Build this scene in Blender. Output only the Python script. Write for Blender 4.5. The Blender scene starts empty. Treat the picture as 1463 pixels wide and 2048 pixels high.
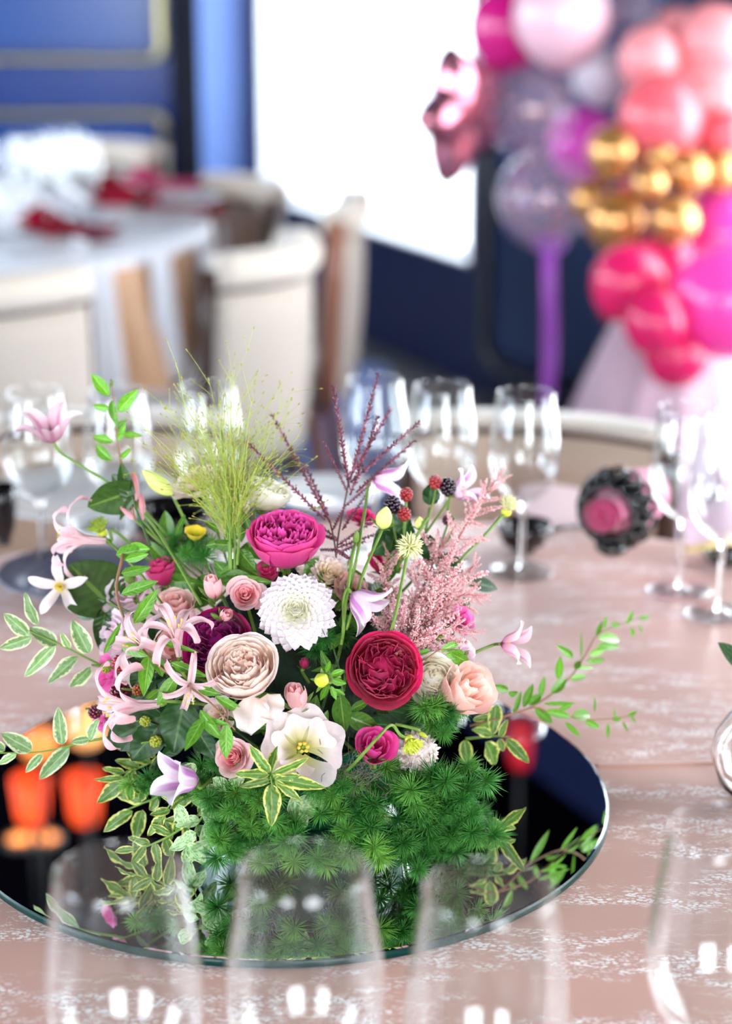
import bpy, bmesh, math, random
import numpy as np
from mathutils import Vector, Matrix, Euler

# ------------------------------------------------------------------ camera, world, light, exposure
F_PX, W_PX, H_PX = 3800.0, 1463, 2048
PITCH = math.radians(17.64)
CAM = Vector((0.0, -1.492, 1.5))
TABLE_Z = 0.75
scene = bpy.context.scene
col = scene.collection
cam_data = bpy.data.cameras.new('camera')
cam = bpy.data.objects.new('camera', cam_data)
col.objects.link(cam)
cam.location = CAM
cam.rotation_euler = (math.pi / 2 - PITCH, 0, 0)
cam_data.sensor_fit = 'VERTICAL'
cam_data.sensor_height = 36.0
cam_data.lens = 36.0 * F_PX / H_PX
cam_data.clip_start = 0.05
cam_data.dof.use_dof = True
cam_data.dof.focus_distance = 1.50
cam_data.dof.aperture_fstop = 2.9
cam_data.dof.aperture_blades = 0
scene.camera = cam

world = bpy.data.worlds.new('daylight_sky')
scene.world = world
world.use_nodes = True
_bg = world.node_tree.nodes['Background']
_bg.inputs['Color'].default_value = (0.86, 0.93, 1.0, 1)
_bg.inputs['Strength'].default_value = 3.2

vs = scene.view_settings
vs.view_transform = 'Standard'
vs.look = 'None'
vs.gamma = 1.0
vs.use_curve_mapping = False
vs.exposure = 1.18
scene.display_settings.display_device = 'sRGB'
cy = scene.cycles
cy.use_denoising = True
cy.use_light_tree = False
cy.use_adaptive_sampling = True
cy.adaptive_threshold = 0.1
cy.adaptive_min_samples = 20
cy.max_bounces = 7
cy.diffuse_bounces = 3
cy.glossy_bounces = 4
cy.transmission_bounces = 6
cy.transparent_max_bounces = 28
cy.sample_clamp_indirect = 6.0
cy.caustics_refractive = False
cy.caustics_reflective = False

# oblique window wall: origin at the right edge of the visible window, s runs towards the camera side
WO = Vector((0.336, 4.608, 0)); WD = Vector((0.4477, -0.8942, 0)); WN = Vector((-0.8942, -0.4477, 0))
def wall_pt(s, z, out=0.0):
    return WO + WD * s + WN * out + Vector((0, 0, z))

def window_light(name, loc, direction, w, h, radiance, color=(0.93, 0.97, 1.0)):
    d = bpy.data.lights.new(name, 'AREA')
    d.shape = 'RECTANGLE'; d.size = w; d.size_y = h
    d.energy = radiance * math.pi * w * h
    d.color = color
    o = bpy.data.objects.new(name, d); col.objects.link(o)
    o.location = loc
    o.rotation_euler = Vector(direction).to_track_quat('-Z', 'Y').to_euler()
    return o
# daylight entering through the room's windows (each lamp fills one window opening, just outside its pane)
WIN_RIGHT = [(-1.67, 0.0), (1.9, 3.5), (4.4, 6.0)]
WIN_LEFT = [(-2.6, -1.0), (0.2, 1.8), (3.0, 4.6)]
WIN_BACK = [(-2.6, -1.2), (0.3, 1.9)]
SILL, HEAD = 0.40, 2.50
for k, (a, b) in enumerate(WIN_RIGHT):
    window_light('daylight_right_window', wall_pt((a + b) / 2, (SILL + HEAD) / 2, -0.24), WN, b - a, HEAD - SILL, [3.6, 5.0, 6.0][k])
for k, (a, b) in enumerate(WIN_LEFT):
    window_light('daylight_left_window', (-4.74, (a + b) / 2, (0.6 + HEAD) / 2), (1, 0, 0), b - a, HEAD - 0.6, [8.5, 6.0, 5.5][k], (0.74, 0.86, 1.0))
for k, (a, b) in enumerate(WIN_BACK):
    window_light('daylight_back_window', ((a + b) / 2, -4.44, (0.6 + HEAD) / 2), (0, 1, 0), b - a, HEAD - 0.6, 9.0)

# ------------------------------------------------------------------ pixel rays and depth
_fw = Vector((0, math.cos(PITCH), -math.sin(PITCH)))
_up = Vector((0, math.sin(PITCH), math.cos(PITCH)))
def ray(px, py):
    return _fw + Vector((1, 0, 0)) * ((px - W_PX / 2) / F_PX) - _up * ((py - H_PX / 2) / F_PX)
def at(px, py, Y):
    r = ray(px, py); return CAM + r * ((Y - CAM.y) / r.y)
def at_z(px, py, z):
    r = ray(px, py); return CAM + r * ((z - CAM.z) / r.z)
def at_wall(px, py):
    r = ray(px, py); t = (WO - CAM).dot(WN) / r.dot(WN); p = CAM + r * t
    return (p - WO).dot(WD), p.z
def px_m(p):
    return (Vector(p) - CAM).dot(_fw) / F_PX            # metres per pixel at point p
def ydepth(px, py):
    ys = [(600, .05), (900, .03), (1050, .0), (1220, -.06), (1350, -.10), (1500, -.125), (1700, -.15), (1900, -.16)]
    for (a, ya), (b, yb) in zip(ys, ys[1:]):
        if py <= b:
            break
    t = max(0, min(1, (py - a) / (b - a)))
    return ya + (yb - ya) * t + 0.06 * ((px - 600) / 400.0) ** 2
def P(px, py, dy=0.0):
    return at(px, py, ydepth(px, py) + dy)

# ------------------------------------------------------------------ mesh helpers
RND = random.Random(7)
class MB:
    """collects geometry with uv coordinates, becomes ONE mesh"""
    def __init__(s):
        s.v = []; s.f = []; s.uv = []; s.mi = []; s.c = []
    def add(s, verts, faces, uvs=None, mi=0, color=None):
        o = len(s.v)
        s.v.extend([tuple(v) for v in verts])
        s.uv.extend(uvs if uvs is not None else [(0.5, 0.5)] * len(verts))
        s.c.extend([color or (1, 1, 1)] * len(verts))
        for f in faces:
            s.f.append(tuple(i + o for i in f)); s.mi.append(mi)
        return s
    def box(s, lo, hi, mi=0):
        (a, b, c), (d, e, f) = lo, hi
        v = [(a, b, c), (d, b, c), (d, e, c), (a, e, c), (a, b, f), (d, b, f), (d, e, f), (a, e, f)]
        return s.add(v, [(0, 3, 2, 1), (4, 5, 6, 7), (0, 1, 5, 4), (1, 2, 6, 5), (2, 3, 7, 6), (3, 0, 4, 7)], None, mi)
    def hexa(s, pts, mi=0):
        return s.add(pts, [(0, 3, 2, 1), (4, 5, 6, 7), (0, 1, 5, 4), (1, 2, 6, 5), (2, 3, 7, 6), (3, 0, 4, 7)], None, mi)
    def grid(s, fn, nu, nv, mi=0, closed=False):
        vs_, uvs, fs = [], [], []
        for j in range(nv + 1):
            for i in range(nu + (0 if closed else 1)):
                u = i / nu; v = j / nv
                vs_.append(fn(u, v)); uvs.append((u, v))
        n = nu if closed else nu + 1
        for j in range(nv):
            for i in range(nu):
                a = j * n + i; b = j * n + (i + 1) % n
                fs.append((a, b, b + n, a + n))
        return s.add(vs_, fs, uvs, mi)
    def lathe(s, prof, n=32, mi=0, cap0=False, cap1=False, center=(0, 0, 0)):
        vs_, fs, uvs = [], [], []
        m = len(prof)
        for j, (r, z) in enumerate(prof):
            for i in range(n):
                a = 2 * math.pi * i / n
                vs_.append((center[0] + r * math.cos(a), center[1] + r * math.sin(a), center[2] + z)); uvs.append((i / n, j / (m - 1)))
        for j in range(m - 1):
            for i in range(n):
                k = (i + 1) % n
                fs.append((j * n + i, j * n + k, (j + 1) * n + k, (j + 1) * n + i))
        if cap0: fs.append(tuple(reversed(range(n))))
        if cap1: fs.append(tuple(range((m - 1) * n, m * n)))
        return s.add(vs_, fs, uvs, mi)
    def tube(s, pts, rad, n=6, mi=0, cap=True):
        pts = [Vector(p) for p in pts]; m = len(pts)
        rads = rad if isinstance(rad, (list, tuple)) else [rad] * m
        vs_, fs, uvs = [], [], []
        ref = None
        for j, p in enumerate(pts):
            t = (pts[min(j + 1, m - 1)] - pts[max(j - 1, 0)])
            if t.length < 1e-9: t = Vector((0, 0, 1))
            t.normalize()
            if ref is None:
                ref = t.orthogonal().normalized()
            else:
                ref = ref - t * ref.dot(t)
                if ref.length < 1e-6: ref = t.orthogonal()
                ref.normalize()
            b = t.cross(ref)
            for i in range(n):
                a = 2 * math.pi * i / n
                vs_.append(p + (ref * math.cos(a) + b * math.sin(a)) * rads[j]); uvs.append((i / n, j / max(1, m - 1)))
        for j in range(m - 1):
            for i in range(n):
                k = (i + 1) % n
                fs.append((j * n + i, j * n + k, (j + 1) * n + k, (j + 1) * n + i))
        if cap and n > 2:
            fs.append(tuple(reversed(range(n)))); fs.append(tuple(range((m - 1) * n, m * n)))
        return s.add(vs_, fs, uvs, mi)
    def blob(s, c, rx, ry=None, rz=None, nu=8, nv=5, mi=0, rot=None, color=None):
        ry = rx if ry is None else ry; rz = rx if rz is None else rz
        vs_, fs, uvs = [], [], []
        c = Vector(c)
        for j in range(nv + 1):
            th = math.pi * j / nv
            for i in range(nu):
                a = 2 * math.pi * i / nu
                p = Vector((rx * math.sin(th) * math.cos(a), ry * math.sin(th) * math.sin(a), -rz * math.cos(th)))
                if rot is not None: p = rot @ p
                vs_.append(c + p); uvs.append((i / nu, j / nv))
        for j in range(nv):
            for i in range(nu):
                k = (i + 1) % nu
                fs.append((j * nu + i, j * nu + k, (j + 1) * nu + k, (j + 1) * nu + i))
        return s.add(vs_, fs, uvs, mi, color)
    def mesh(s, name, mats, smooth=True):
        me = bpy.data.meshes.new(name)
        me.from_pydata(s.v, [], s.f)
        if not isinstance(mats, (list, tuple)): mats = [mats]
        for m in mats: me.materials.append(m)
        n = len(me.polygons)
        me.polygons.foreach_set('material_index', s.mi)
        me.polygons.foreach_set('use_smooth', [smooth] * n)
        uvl = me.uv_layers.new(name='UVMap')
        li = np.empty(len(me.loops), dtype=np.int32); me.loops.foreach_get('vertex_index', li)
        uv = np.array(s.uv, dtype=np.float32)[li]
        uvl.data.foreach_set('uv', uv.ravel())
        if any(c != (1, 1, 1) for c in s.c[:1]) or any(c != (1, 1, 1) for c in s.c[-1:]):
            ca = me.color_attributes.new('tint', 'FLOAT_COLOR', 'POINT')
            ca.data.foreach_set('color', np.array([(*c, 1) for c in s.c], dtype=np.float32).ravel())
        me.update()
        return me
    def build(s, name, mats, parent=None, smooth=True, mat=None):
        return obj(name, s.mesh(name, mats, smooth), parent, mat)

def obj(name, me, parent=None, matrix=None):
    o = bpy.data.objects.new(name, me); col.objects.link(o)
    if parent is not None: o.parent = parent
    if matrix is not None: o.matrix_local = matrix
    return o
def tag(o, label=None, cat=None, group=None, kind=None):
    if label: o['label'] = label
    if cat: o['category'] = cat
    if group: o['group'] = group
    if kind: o['kind'] = kind
    return o
def thing(name, label, cat, loc=(0, 0, 0), rot=None, group=None):
    o = bpy.data.objects.new(name, None); col.objects.link(o)
    o.empty_display_size = 0.02
    if rot is not None:
        o.matrix_world = Matrix.Translation(loc) @ rot.to_4x4()
    else:
        o.location = loc
    return tag(o, label, cat, group)
def local(root, pts):
    inv = root.matrix_basis.inverted()
    return [inv @ Vector(p) for p in pts]
def copy_tree(o, parent=None):
    c = o.copy(); col.objects.link(c)
    c.parent = parent
    for ch in list(o.children):
        copy_tree(ch, c)
    return c
def axis_rot(z, spin=0.0, up=None):
    """rotation whose +Z looks along z"""
    z = Vector(z).normalized()
    u = Vector(up or (0, 0, 1))
    x = u.cross(z)
    if x.length < 1e-4: x = Vector((1, 0, 0)).cross(z)
    x.normalize(); y = z.cross(x)
    m = Matrix((x, y, z)).transposed()
    return m @ Matrix.Rotation(spin, 3, 'Z')
def smooth_path(pts, n=6):
    pts = [Vector(p) for p in pts]
    if len(pts) < 3:
        return [pts[0].lerp(pts[-1], i / n) for i in range(n + 1)]
    out = []
    ext = [pts[0] * 2 - pts[1]] + pts + [pts[-1] * 2 - pts[-2]]
    for i in range(1, len(ext) - 2):
        a, b, c, d = ext[i - 1:i + 3]
        for k in range(n):
            t = k / n
            out.append(0.5 * ((2 * b) + (c - a) * t + (2 * a - 5 * b + 4 * c - d) * t * t + (3 * b - a - 3 * c + d) * t ** 3))
    out.append(pts[-1]); return out

# ------------------------------------------------------------------ materials
def _nt(name):
    m = bpy.data.materials.new(name); m.use_nodes = True
    nt = m.node_tree; b = nt.nodes['Principled BSDF']; out = nt.nodes['Material Output']
    return m, nt, b, out
def setin(b, **k):
    for n, v in k.items():
        n = n.replace('_', ' ')
        if n in b.inputs: b.inputs[n].default_value = v
def C4(c): return (c[0], c[1], c[2], 1)
def srgb(r, g, b):
    f = lambda x: (x / 255 / 12.92) if x / 255 <= 0.04045 else ((x / 255 + 0.055) / 1.055) ** 2.4
    return (f(r), f(g), f(b))
def mat(name, c, rough=0.5, metal=0.0, spec=0.5, coat=0.0, sheen=0.0, emit=None, estr=0.0, bump=0.0, bscale=40.0, vary=0.0, trans=0.0, ior=1.45):
    m, nt, b, out = _nt(name)
    setin(b, Base_Color=C4(c), Roughness=rough, Metallic=metal, Specular_IOR_Level=spec, Coat_Weight=coat, Sheen_Weight=sheen,
          Transmission_Weight=trans, IOR=ior)
    if emit: setin(b, Emission_Color=C4(emit), Emission_Strength=estr)
    if bump or vary:
        tc = nt.nodes.new('ShaderNodeTexCoord'); nz = nt.nodes.new('ShaderNodeTexNoise')
        nz.inputs['Scale'].default_value = bscale; nz.inputs['Detail'].default_value = 4
        nt.links.new(tc.outputs['Object'], nz.inputs['Vector'])
        if bump:
            bp = nt.nodes.new('ShaderNodeBump'); bp.inputs['Strength'].default_value = bump; bp.inputs['Distance'].default_value = 0.01
            nt.links.new(nz.outputs['Fac'], bp.inputs['Height']); nt.links.new(bp.outputs['Normal'], b.inputs['Normal'])
        if vary:
            mx = nt.nodes.new('ShaderNodeMix'); mx.data_type = 'RGBA'
            mx.inputs[6].default_value = C4([x * (1 - vary) for x in c]); mx.inputs[7].default_value = C4([min(1, x * (1 + vary)) for x in c])
            nt.links.new(nz.outputs['Fac'], mx.inputs[0]); nt.links.new(mx.outputs[2], b.inputs['Base Color'])
    return m
def add_translucent(nt, b, out, color_socket_or_col, amount):
    tr = nt.nodes.new('ShaderNodeBsdfTranslucent'); ms = nt.nodes.new('ShaderNodeMixShader')
    ms.inputs[0].default_value = amount
    if isinstance(color_socket_or_col, tuple): tr.inputs[0].default_value = C4(color_socket_or_col)
    else: nt.links.new(color_socket_or_col, tr.inputs[0])
    nt.links.new(b.outputs[0], ms.inputs[1]); nt.links.new(tr.outputs[0], ms.inputs[2]); nt.links.new(ms.outputs[0], out.inputs[0])
def petal_mat(name, base, mid, tip, rough=0.55, transl=0.45, veins=0.3, stripe=None, stripe_w=0.2, sheen=0.15):
    """colour runs from the petal's claw to its edge (uv v), fine lengthwise veins; optional coloured central stripe"""
    m, nt, b, out = _nt(name)
    setin(b, Roughness=rough, Specular_IOR_Level=0.35, Sheen_Weight=sheen)
    uv = nt.nodes.new('ShaderNodeUVMap'); sp = nt.nodes.new('ShaderNodeSeparateXYZ')
    nt.links.new(uv.outputs[0], sp.inputs[0])
    rp = nt.nodes.new('ShaderNodeValToRGB'); e = rp.color_ramp.elements
    e[0].position = 0.08; e[0].color = C4(base); e[1].position = 0.97; e[1].color = C4(tip)
    n = e.new(0.55); n.color = C4(mid)
    nt.links.new(sp.outputs[1], rp.inputs[0])
    mp = nt.nodes.new('ShaderNodeMapping'); mp.inputs['Scale'].default_value = (26, 1.6, 1)
    nz = nt.nodes.new('ShaderNodeTexNoise'); nz.inputs['Scale'].default_value = 1.0; nz.inputs['Detail'].default_value = 3
    nt.links.new(uv.outputs[0], mp.inputs[0]); nt.links.new(mp.outputs[0], nz.inputs['Vector'])
    mr = nt.nodes.new('ShaderNodeMapRange'); mr.inputs[1].default_value = 0.3; mr.inputs[2].default_value = 0.7
    mr.inputs[3].default_value = 1 - veins * 0.22; mr.inputs[4].default_value = 1 + veins * 0.12
    nt.links.new(nz.outputs['Fac'], mr.inputs[0])
    oi = nt.nodes.new('ShaderNodeObjectInfo')
    mr2 = nt.nodes.new('ShaderNodeMapRange'); mr2.inputs[3].default_value = 0.94; mr2.inputs[4].default_value = 1.05
    nt.links.new(oi.outputs['Random'], mr2.inputs[0])
    mu = nt.nodes.new('ShaderNodeMath'); mu.operation = 'MULTIPLY'
    nt.links.new(mr.outputs[0], mu.inputs[0]); nt.links.new(mr2.outputs[0], mu.inputs[1])
    src = rp.outputs[0]
    if stripe:
        ab = nt.nodes.new('ShaderNodeMath'); ab.operation = 'SUBTRACT'; ab.inputs[1].default_value = 0.5
        nt.links.new(sp.outputs[0], ab.inputs[0])
        a2 = nt.nodes.new('ShaderNodeMath'); a2.operation = 'ABSOLUTE'; nt.links.new(ab.outputs[0], a2.inputs[0])
        m3 = nt.nodes.new('ShaderNodeMapRange'); m3.inputs[1].default_value = stripe_w * 0.6; m3.inputs[2].default_value = stripe_w
        m3.inputs[3].default_value = 0.85; m3.inputs[4].default_value = 0.0
        nt.links.new(a2.outputs[0], m3.inputs[0])
        m4 = nt.nodes.new('ShaderNodeMapRange'); m4.inputs[1].default_value = 0.5; m4.inputs[2].default_value = 0.95
        m4.inputs[3].default_value = 1.0; m4.inputs[4].default_value = 0.0
        nt.links.new(sp.outputs[1], m4.inputs[0])
        m5 = nt.nodes.new('ShaderNodeMath'); m5.operation = 'MULTIPLY'
        nt.links.new(m3.outputs[0], m5.inputs[0]); nt.links.new(m4.outputs[0], m5.inputs[1])
        mx = nt.nodes.new('ShaderNodeMix'); mx.data_type = 'RGBA'; mx.inputs[7].default_value = C4(stripe)
        nt.links.new(m5.outputs[0], mx.inputs[0]); nt.links.new(src, mx.inputs[6]); src = mx.outputs[2]
    vm = nt.nodes.new('ShaderNodeMix'); vm.data_type = 'RGBA'; vm.blend_type = 'MULTIPLY'; vm.inputs[0].default_value = 1.0
    nt.links.new(src, vm.inputs[6]); nt.links.new(mu.outputs[0], vm.inputs[7])
    nt.links.new(vm.outputs[2], b.inputs['Base Color'])
    bp = nt.nodes.new('ShaderNodeBump'); bp.inputs['Strength'].default_value = 0.25; bp.inputs['Distance'].default_value = 0.001
    nt.links.new(nz.outputs['Fac'], bp.inputs['Height']); nt.links.new(bp.outputs['Normal'], b.inputs['Normal'])
    add_translucent(nt, b, out, vm.outputs[2], transl)
    return m
def leaf_mat(name, c, rib, margin=None, mwidth=0.3, rough=0.4, transl=0.25, back=None, mottled=None):
    """midrib, side veins, and for variegated leaves a ragged pale margin; colours belong to the leaf itself"""
    m, nt, b, out = _nt(name)
    setin(b, Roughness=rough, Specular_IOR_Level=0.5)
    uv = nt.nodes.new('ShaderNodeUVMap'); sp = nt.nodes.new('ShaderNodeSeparateXYZ'); nt.links.new(uv.outputs[0], sp.inputs[0])
    def M(op, a, bb=None, c_=None):
        n = nt.nodes.new('ShaderNodeMath'); n.operation = op
        for i, x in enumerate((a, bb, c_)):
            if x is None: continue
            if isinstance(x, (int, float)): n.inputs[i].default_value = x
            else: nt.links.new(x, n.inputs[i])
        return n.outputs[0]
    def MR(x, a, bb, c_, d):
        n = nt.nodes.new('ShaderNodeMapRange'); nt.links.new(x, n.inputs[0])
        for i, q in enumerate((a, bb, c_, d)): n.inputs[i + 1].default_value = q
        return n.outputs[0]
    def MX(f, a, bb):
        n = nt.nodes.new('ShaderNodeMix'); n.data_type = 'RGBA'; nt.links.new(f, n.inputs[0])
        for i, q in ((6, a), (7, bb)):
            if isinstance(q, tuple): n.inputs[i].default_value = C4(q)
            else: nt.links.new(q, n.inputs[i])
        return n.outputs[2]
    edge = M('MULTIPLY', M('ABSOLUTE', M('SUBTRACT', sp.outputs[0], 0.5)), 2.0)
    nz = nt.nodes.new('ShaderNodeTexNoise'); nz.inputs['Scale'].default_value = 7; nz.inputs['Detail'].default_value = 3
    oi = nt.nodes.new('ShaderNodeObjectInfo')
    va = nt.nodes.new('ShaderNodeVectorMath'); va.operation = 'ADD'
    cb = nt.nodes.new('ShaderNodeCombineXYZ'); nt.links.new(M('MULTIPLY', oi.outputs['Random'], 50.0), cb.inputs[0])
    nt.links.new(uv.outputs[0], va.inputs[0]); nt.links.new(cb.outputs[0], va.inputs[1]); nt.links.new(va.outputs[0], nz.inputs['Vector'])
    dark = tuple(x * 0.72 for x in c); lite = tuple(min(1, x * 1.3) for x in c)
    src = MX(MR(nz.outputs['Fac'], 0.3, 0.7, 0, 1), dark, lite)
    if mottled:
        nz3 = nt.nodes.new('ShaderNodeTexNoise'); nz3.inputs['Scale'].default_value = 5; nz3.inputs['Detail'].default_value = 5
        nt.links.new(va.outputs[0], nz3.inputs['Vector'])
        src = MX(MR(nz3.outputs['Fac'], 0.42, 0.55, 0, 1), src, mottled)
    # slanted side veins
    w = M('SINE', M('MULTIPLY', M('SUBTRACT', sp.outputs[1], M('MULTIPLY', edge, 0.22)), 44.0))
    src = MX(MR(w, 0.86, 1.0, 0, 0.16), src, rib)
    src = MX(MR(edge, 0.05, 0.09, 1.0, 0.0), src, rib)
    if margin:
        nz2 = nt.nodes.new('ShaderNodeTexNoise'); nz2.inputs['Scale'].default_value = 9; nz2.inputs['Detail'].default_value = 2
        nt.links.new(va.outputs[0], nz2.inputs['Vector'])
        thr = M('ADD', edge, M('MULTIPLY', M('SUBTRACT', nz2.outputs['Fac'], 0.5), 0.9))
        src = MX(MR(thr, 1 - mwidth, 1 - mwidth + 0.06, 0, 1), src, margin)
    tint = MR(oi.outputs['Random'], 0, 1, 0.75, 1.2)
    vm = nt.nodes.new('ShaderNodeMix'); vm.data_type = 'RGBA'; vm.blend_type = 'MULTIPLY'; vm.inputs[0].default_value = 1.0
    nt.links.new(src, vm.inputs[6]); nt.links.new(tint, vm.inputs[7]); src = vm.outputs[2]
    nt.links.new(src, b.inputs['Base Color'])
    bp = nt.nodes.new('ShaderNodeBump'); bp.inputs['Strength'].default_value = 0.12; bp.inputs['Distance'].default_value = 0.001
    nt.links.new(w, bp.inputs['Height']); nt.links.new(bp.outputs['Normal'], b.inputs['Normal'])
    add_translucent(nt, b, out, src, transl)
    return m
def tint_mat(name, rough=0.55, transl=0.2, bumpy=False):
    m, nt, b, out = _nt(name)
    setin(b, Roughness=rough)
    a = nt.nodes.new('ShaderNodeVertexColor'); a.layer_name = 'tint'
    nt.links.new(a.outputs[0], b.inputs['Base Color'])
    if transl: add_translucent(nt, b, out, a.outputs[0], transl)
    return m
def thin_glass(name, tint=(0.97, 0.985, 0.985), gloss=1.0, haze=0.0, hazecol=(1, 1, 1), ior=1.5):
    """thin blown glass: light passes straight through, Fresnel reflection on each face"""
    m, nt, b, out = _nt(name); nt.nodes.remove(b)
    tr = nt.nodes.new('ShaderNodeBsdfTransparent'); tr.inputs[0].default_value = C4(tint)
    gl = nt.nodes.new('ShaderNodeBsdfGlossy'); gl.inputs['Roughness'].default_value = 0.02; gl.inputs[0].default_value = (gloss, gloss, gloss, 1)
    lw = nt.nodes.new('ShaderNodeLayerWeight'); lw.inputs[0].default_value = 0.5
    pw = nt.nodes.new('ShaderNodeMath'); pw.operation = 'POWER'; pw.inputs[1].default_value = 4.0
    fr = nt.nodes.new('ShaderNodeMath'); fr.operation = 'MULTIPLY_ADD'; fr.inputs[1].default_value = 0.95; fr.inputs[2].default_value = ((ior - 1) / (ior + 1)) ** 2
    nt.links.new(lw.outputs['Facing'], pw.inputs[0]); nt.links.new(pw.outputs[0], fr.inputs[0])
    ms = nt.nodes.new('ShaderNodeMixShader')
    nt.links.new(fr.outputs[0], ms.inputs[0]); nt.links.new(tr.outputs[0], ms.inputs[1]); nt.links.new(gl.outputs[0], ms.inputs[2])
    last = ms.outputs[0]
    if haze:
        df = nt.nodes.new('ShaderNodeBsdfDiffuse'); df.inputs[0].default_value = C4(hazecol)
        m2 = nt.nodes.new('ShaderNodeMixShader'); m2.inputs[0].default_value = haze
        nt.links.new(last, m2.inputs[1]); nt.links.new(df.outputs[0], m2.inputs[2]); last = m2.outputs[0]
    nt.links.new(last, out.inputs[0])
    return m
# ------------------------------------------------------------------ the room
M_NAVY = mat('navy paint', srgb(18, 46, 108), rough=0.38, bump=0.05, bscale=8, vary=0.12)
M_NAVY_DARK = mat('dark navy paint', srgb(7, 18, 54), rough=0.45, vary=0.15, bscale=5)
M_PILASTER = mat('light blue paint', srgb(126, 160, 232), rough=0.45, vary=0.06, bscale=4)
M_CEIL = mat('midnight ceiling paint', srgb(5, 5, 9), rough=0.9, spec=0.0, vary=0.2, bscale=2)
M_FLOOR = mat('grey oak floor', srgb(104, 104, 104), rough=0.45, vary=0.25, bscale=6)
M_RUG = mat('blue carpet', srgb(38, 84, 158), rough=0.95, vary=0.3, bscale=14, sheen=0.3)
M_BRASS = mat('aged brass', srgb(196, 184, 130), rough=0.3, metal=0.85)
M_BRASS_DIM = mat('dark bronze', srgb(92, 92, 88), rough=0.4, metal=0.6)
M_WHITE_FRAME = mat('white window paint', srgb(236, 240, 246), rough=0.4)
M_PANE = thin_glass('window pane glass', tint=(0.98, 0.99, 1.0))

FAR_Y = 6.45; LEFT_X = -4.5; BACK_Y = -4.2; CEIL_Z = 2.72
def struct(o, label=None):
    o['kind'] = 'structure'
    if label: o['label'] = label
    return o
mb = MB(); mb.box((LEFT_X - .2, BACK_Y - .2, -.1), (5.4, FAR_Y + .2, 0)); struct(mb.build('floor', M_FLOOR, smooth=False))
mb = MB(); mb.box((LEFT_X - .2, BACK_Y - .2, CEIL_Z), (5.4, FAR_Y + .2, CEIL_Z + .1)); struct(mb.build('ceiling', M_CEIL, smooth=False))
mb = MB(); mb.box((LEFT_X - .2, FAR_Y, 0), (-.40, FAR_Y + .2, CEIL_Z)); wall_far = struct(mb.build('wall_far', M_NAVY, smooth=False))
# light pilaster with two flutes beside the window
px0, px1 = at(402, 200, FAR_Y - .22).x, at(528, 200, FAR_Y - .22).x
w_ = px1 - px0
mb = MB(); mb.box((px0, FAR_Y - .20, 0), (px1, FAR_Y - .01, CEIL_Z)); mb.box((px0, FAR_Y - .235, 0), (px0 + w_ * .55, FAR_Y - .20, CEIL_Z)); mb.box((px0 + w_ * .72, FAR_Y - .235, 0), (px1, FAR_Y - .20, CEIL_Z))
struct(mb.build('trim_1', M_PILASTER, smooth=False))
dx0 = at(345, 200, FAR_Y - .04).x
mb = MB(); mb.box((dx0, FAR_Y - .03, 0), (px0 - .002, FAR_Y - .005, CEIL_Z)); struct(mb.build('recess_shade', mat('recess shade black', srgb(8, 12, 30), rough=0.7), smooth=False))  # thin black strip standing in for the shade of the recess
# panelled door in the far wall: leaf, two sunk panels, brass beading round each panel
M_DOOR = mat('glossy navy door paint', srgb(18, 54, 122), rough=0.25, vary=0.1, bscale=3)
M_DOORP = mat('glossy blue panel paint', srgb(34, 74, 140), rough=0.22, vary=0.1, bscale=3)
def rounded_frame(x0, x1, z0, z1, r, n=6):
    pts = []
    for cx, cz, a0 in ((x1 - r, z1 - r, 0), (x0 + r, z1 - r, 90), (x0 + r, z0 + r, 180), (x1 - r, z0 + r, 270)):
        for k in range(n + 1):
            a = math.radians(a0 + 90 * k / n); pts.append((cx + r * math.cos(a), cz + r * math.sin(a)))
    return pts + [pts[0]]
door = MB().box((-2.0, FAR_Y - .06, 0), (dx0 - .005, FAR_Y - .002, 2.68)).build('door_1', M_DOOR, smooth=False); struct(door)
yb = FAR_Y - .075
bx1 = at(325, 200, yb).x
for (zt, zb) in ((2.55, at(300, 118, yb).z), (at(300, 228, yb).z, 0.25)):
    MB().box((-1.88, FAR_Y - .066, zb + .05), (bx1 - .05, FAR_Y - .058, zt - .05)).build('panel', M_DOORP, door, smooth=False)
    MB().tube([(x, yb, z) for x, z in rounded_frame(-1.92, bx1, zb, zt, .05)], .017, 6).build('beading', M_BRASS, door)
# oblique window wall with three openings
def wbox(mb, s0, s1, z0, z1, o0, o1):
    c = [wall_pt(s0, z0, o0), wall_pt(s1, z0, o0), wall_pt(s1, z0, o1), wall_pt(s0, z0, o1)]
    mb.hexa(c + [p + Vector((0, 0, z1 - z0)) for p in c]); return mb
S0, S1 = -1.98, 9.8
mb = MB()
edges = [S0] + [x for w in WIN_RIGHT for x in w] + [S1]
for k in range(0, len(edges), 2):
    wbox(mb, edges[k], edges[k + 1], 0, CEIL_Z, 0, -.2)
for a, b in WIN_RIGHT:
    wbox(mb, a, b, 0, SILL, 0, -.2); wbox(mb, a, b, HEAD, CEIL_Z, 0, -.2)
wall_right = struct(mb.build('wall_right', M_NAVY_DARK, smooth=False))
for k, (a, b) in enumerate(WIN_RIGHT):
    fr = MB()
    for q in ((a, a + .03, SILL, HEAD), (b - .03, b, SILL, HEAD), (a, b, SILL, SILL + .03), (a, b, HEAD - .03, HEAD)):
        wbox(fr, *q, -.06, -.11)
    f = struct(fr.build('window_%d' % (k + 1), M_WHITE_FRAME, smooth=False))
    wbox(MB(), a + .03, b - .03, SILL + .03, HEAD - .03, -.08, -.086).build('pane', M_PANE, f, smooth=False)
    rv = MB()
    for q in ((a, a + .012, SILL, HEAD), (b - .012, b, SILL, HEAD), (a, b, SILL, SILL + .012), (a, b, HEAD - .012, HEAD)):
        wbox(rv, *q, .004, -.06); wbox(rv, *q, -.11, -.2)
    rv.build('reveal', M_WHITE_FRAME, f, smooth=False)
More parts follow.
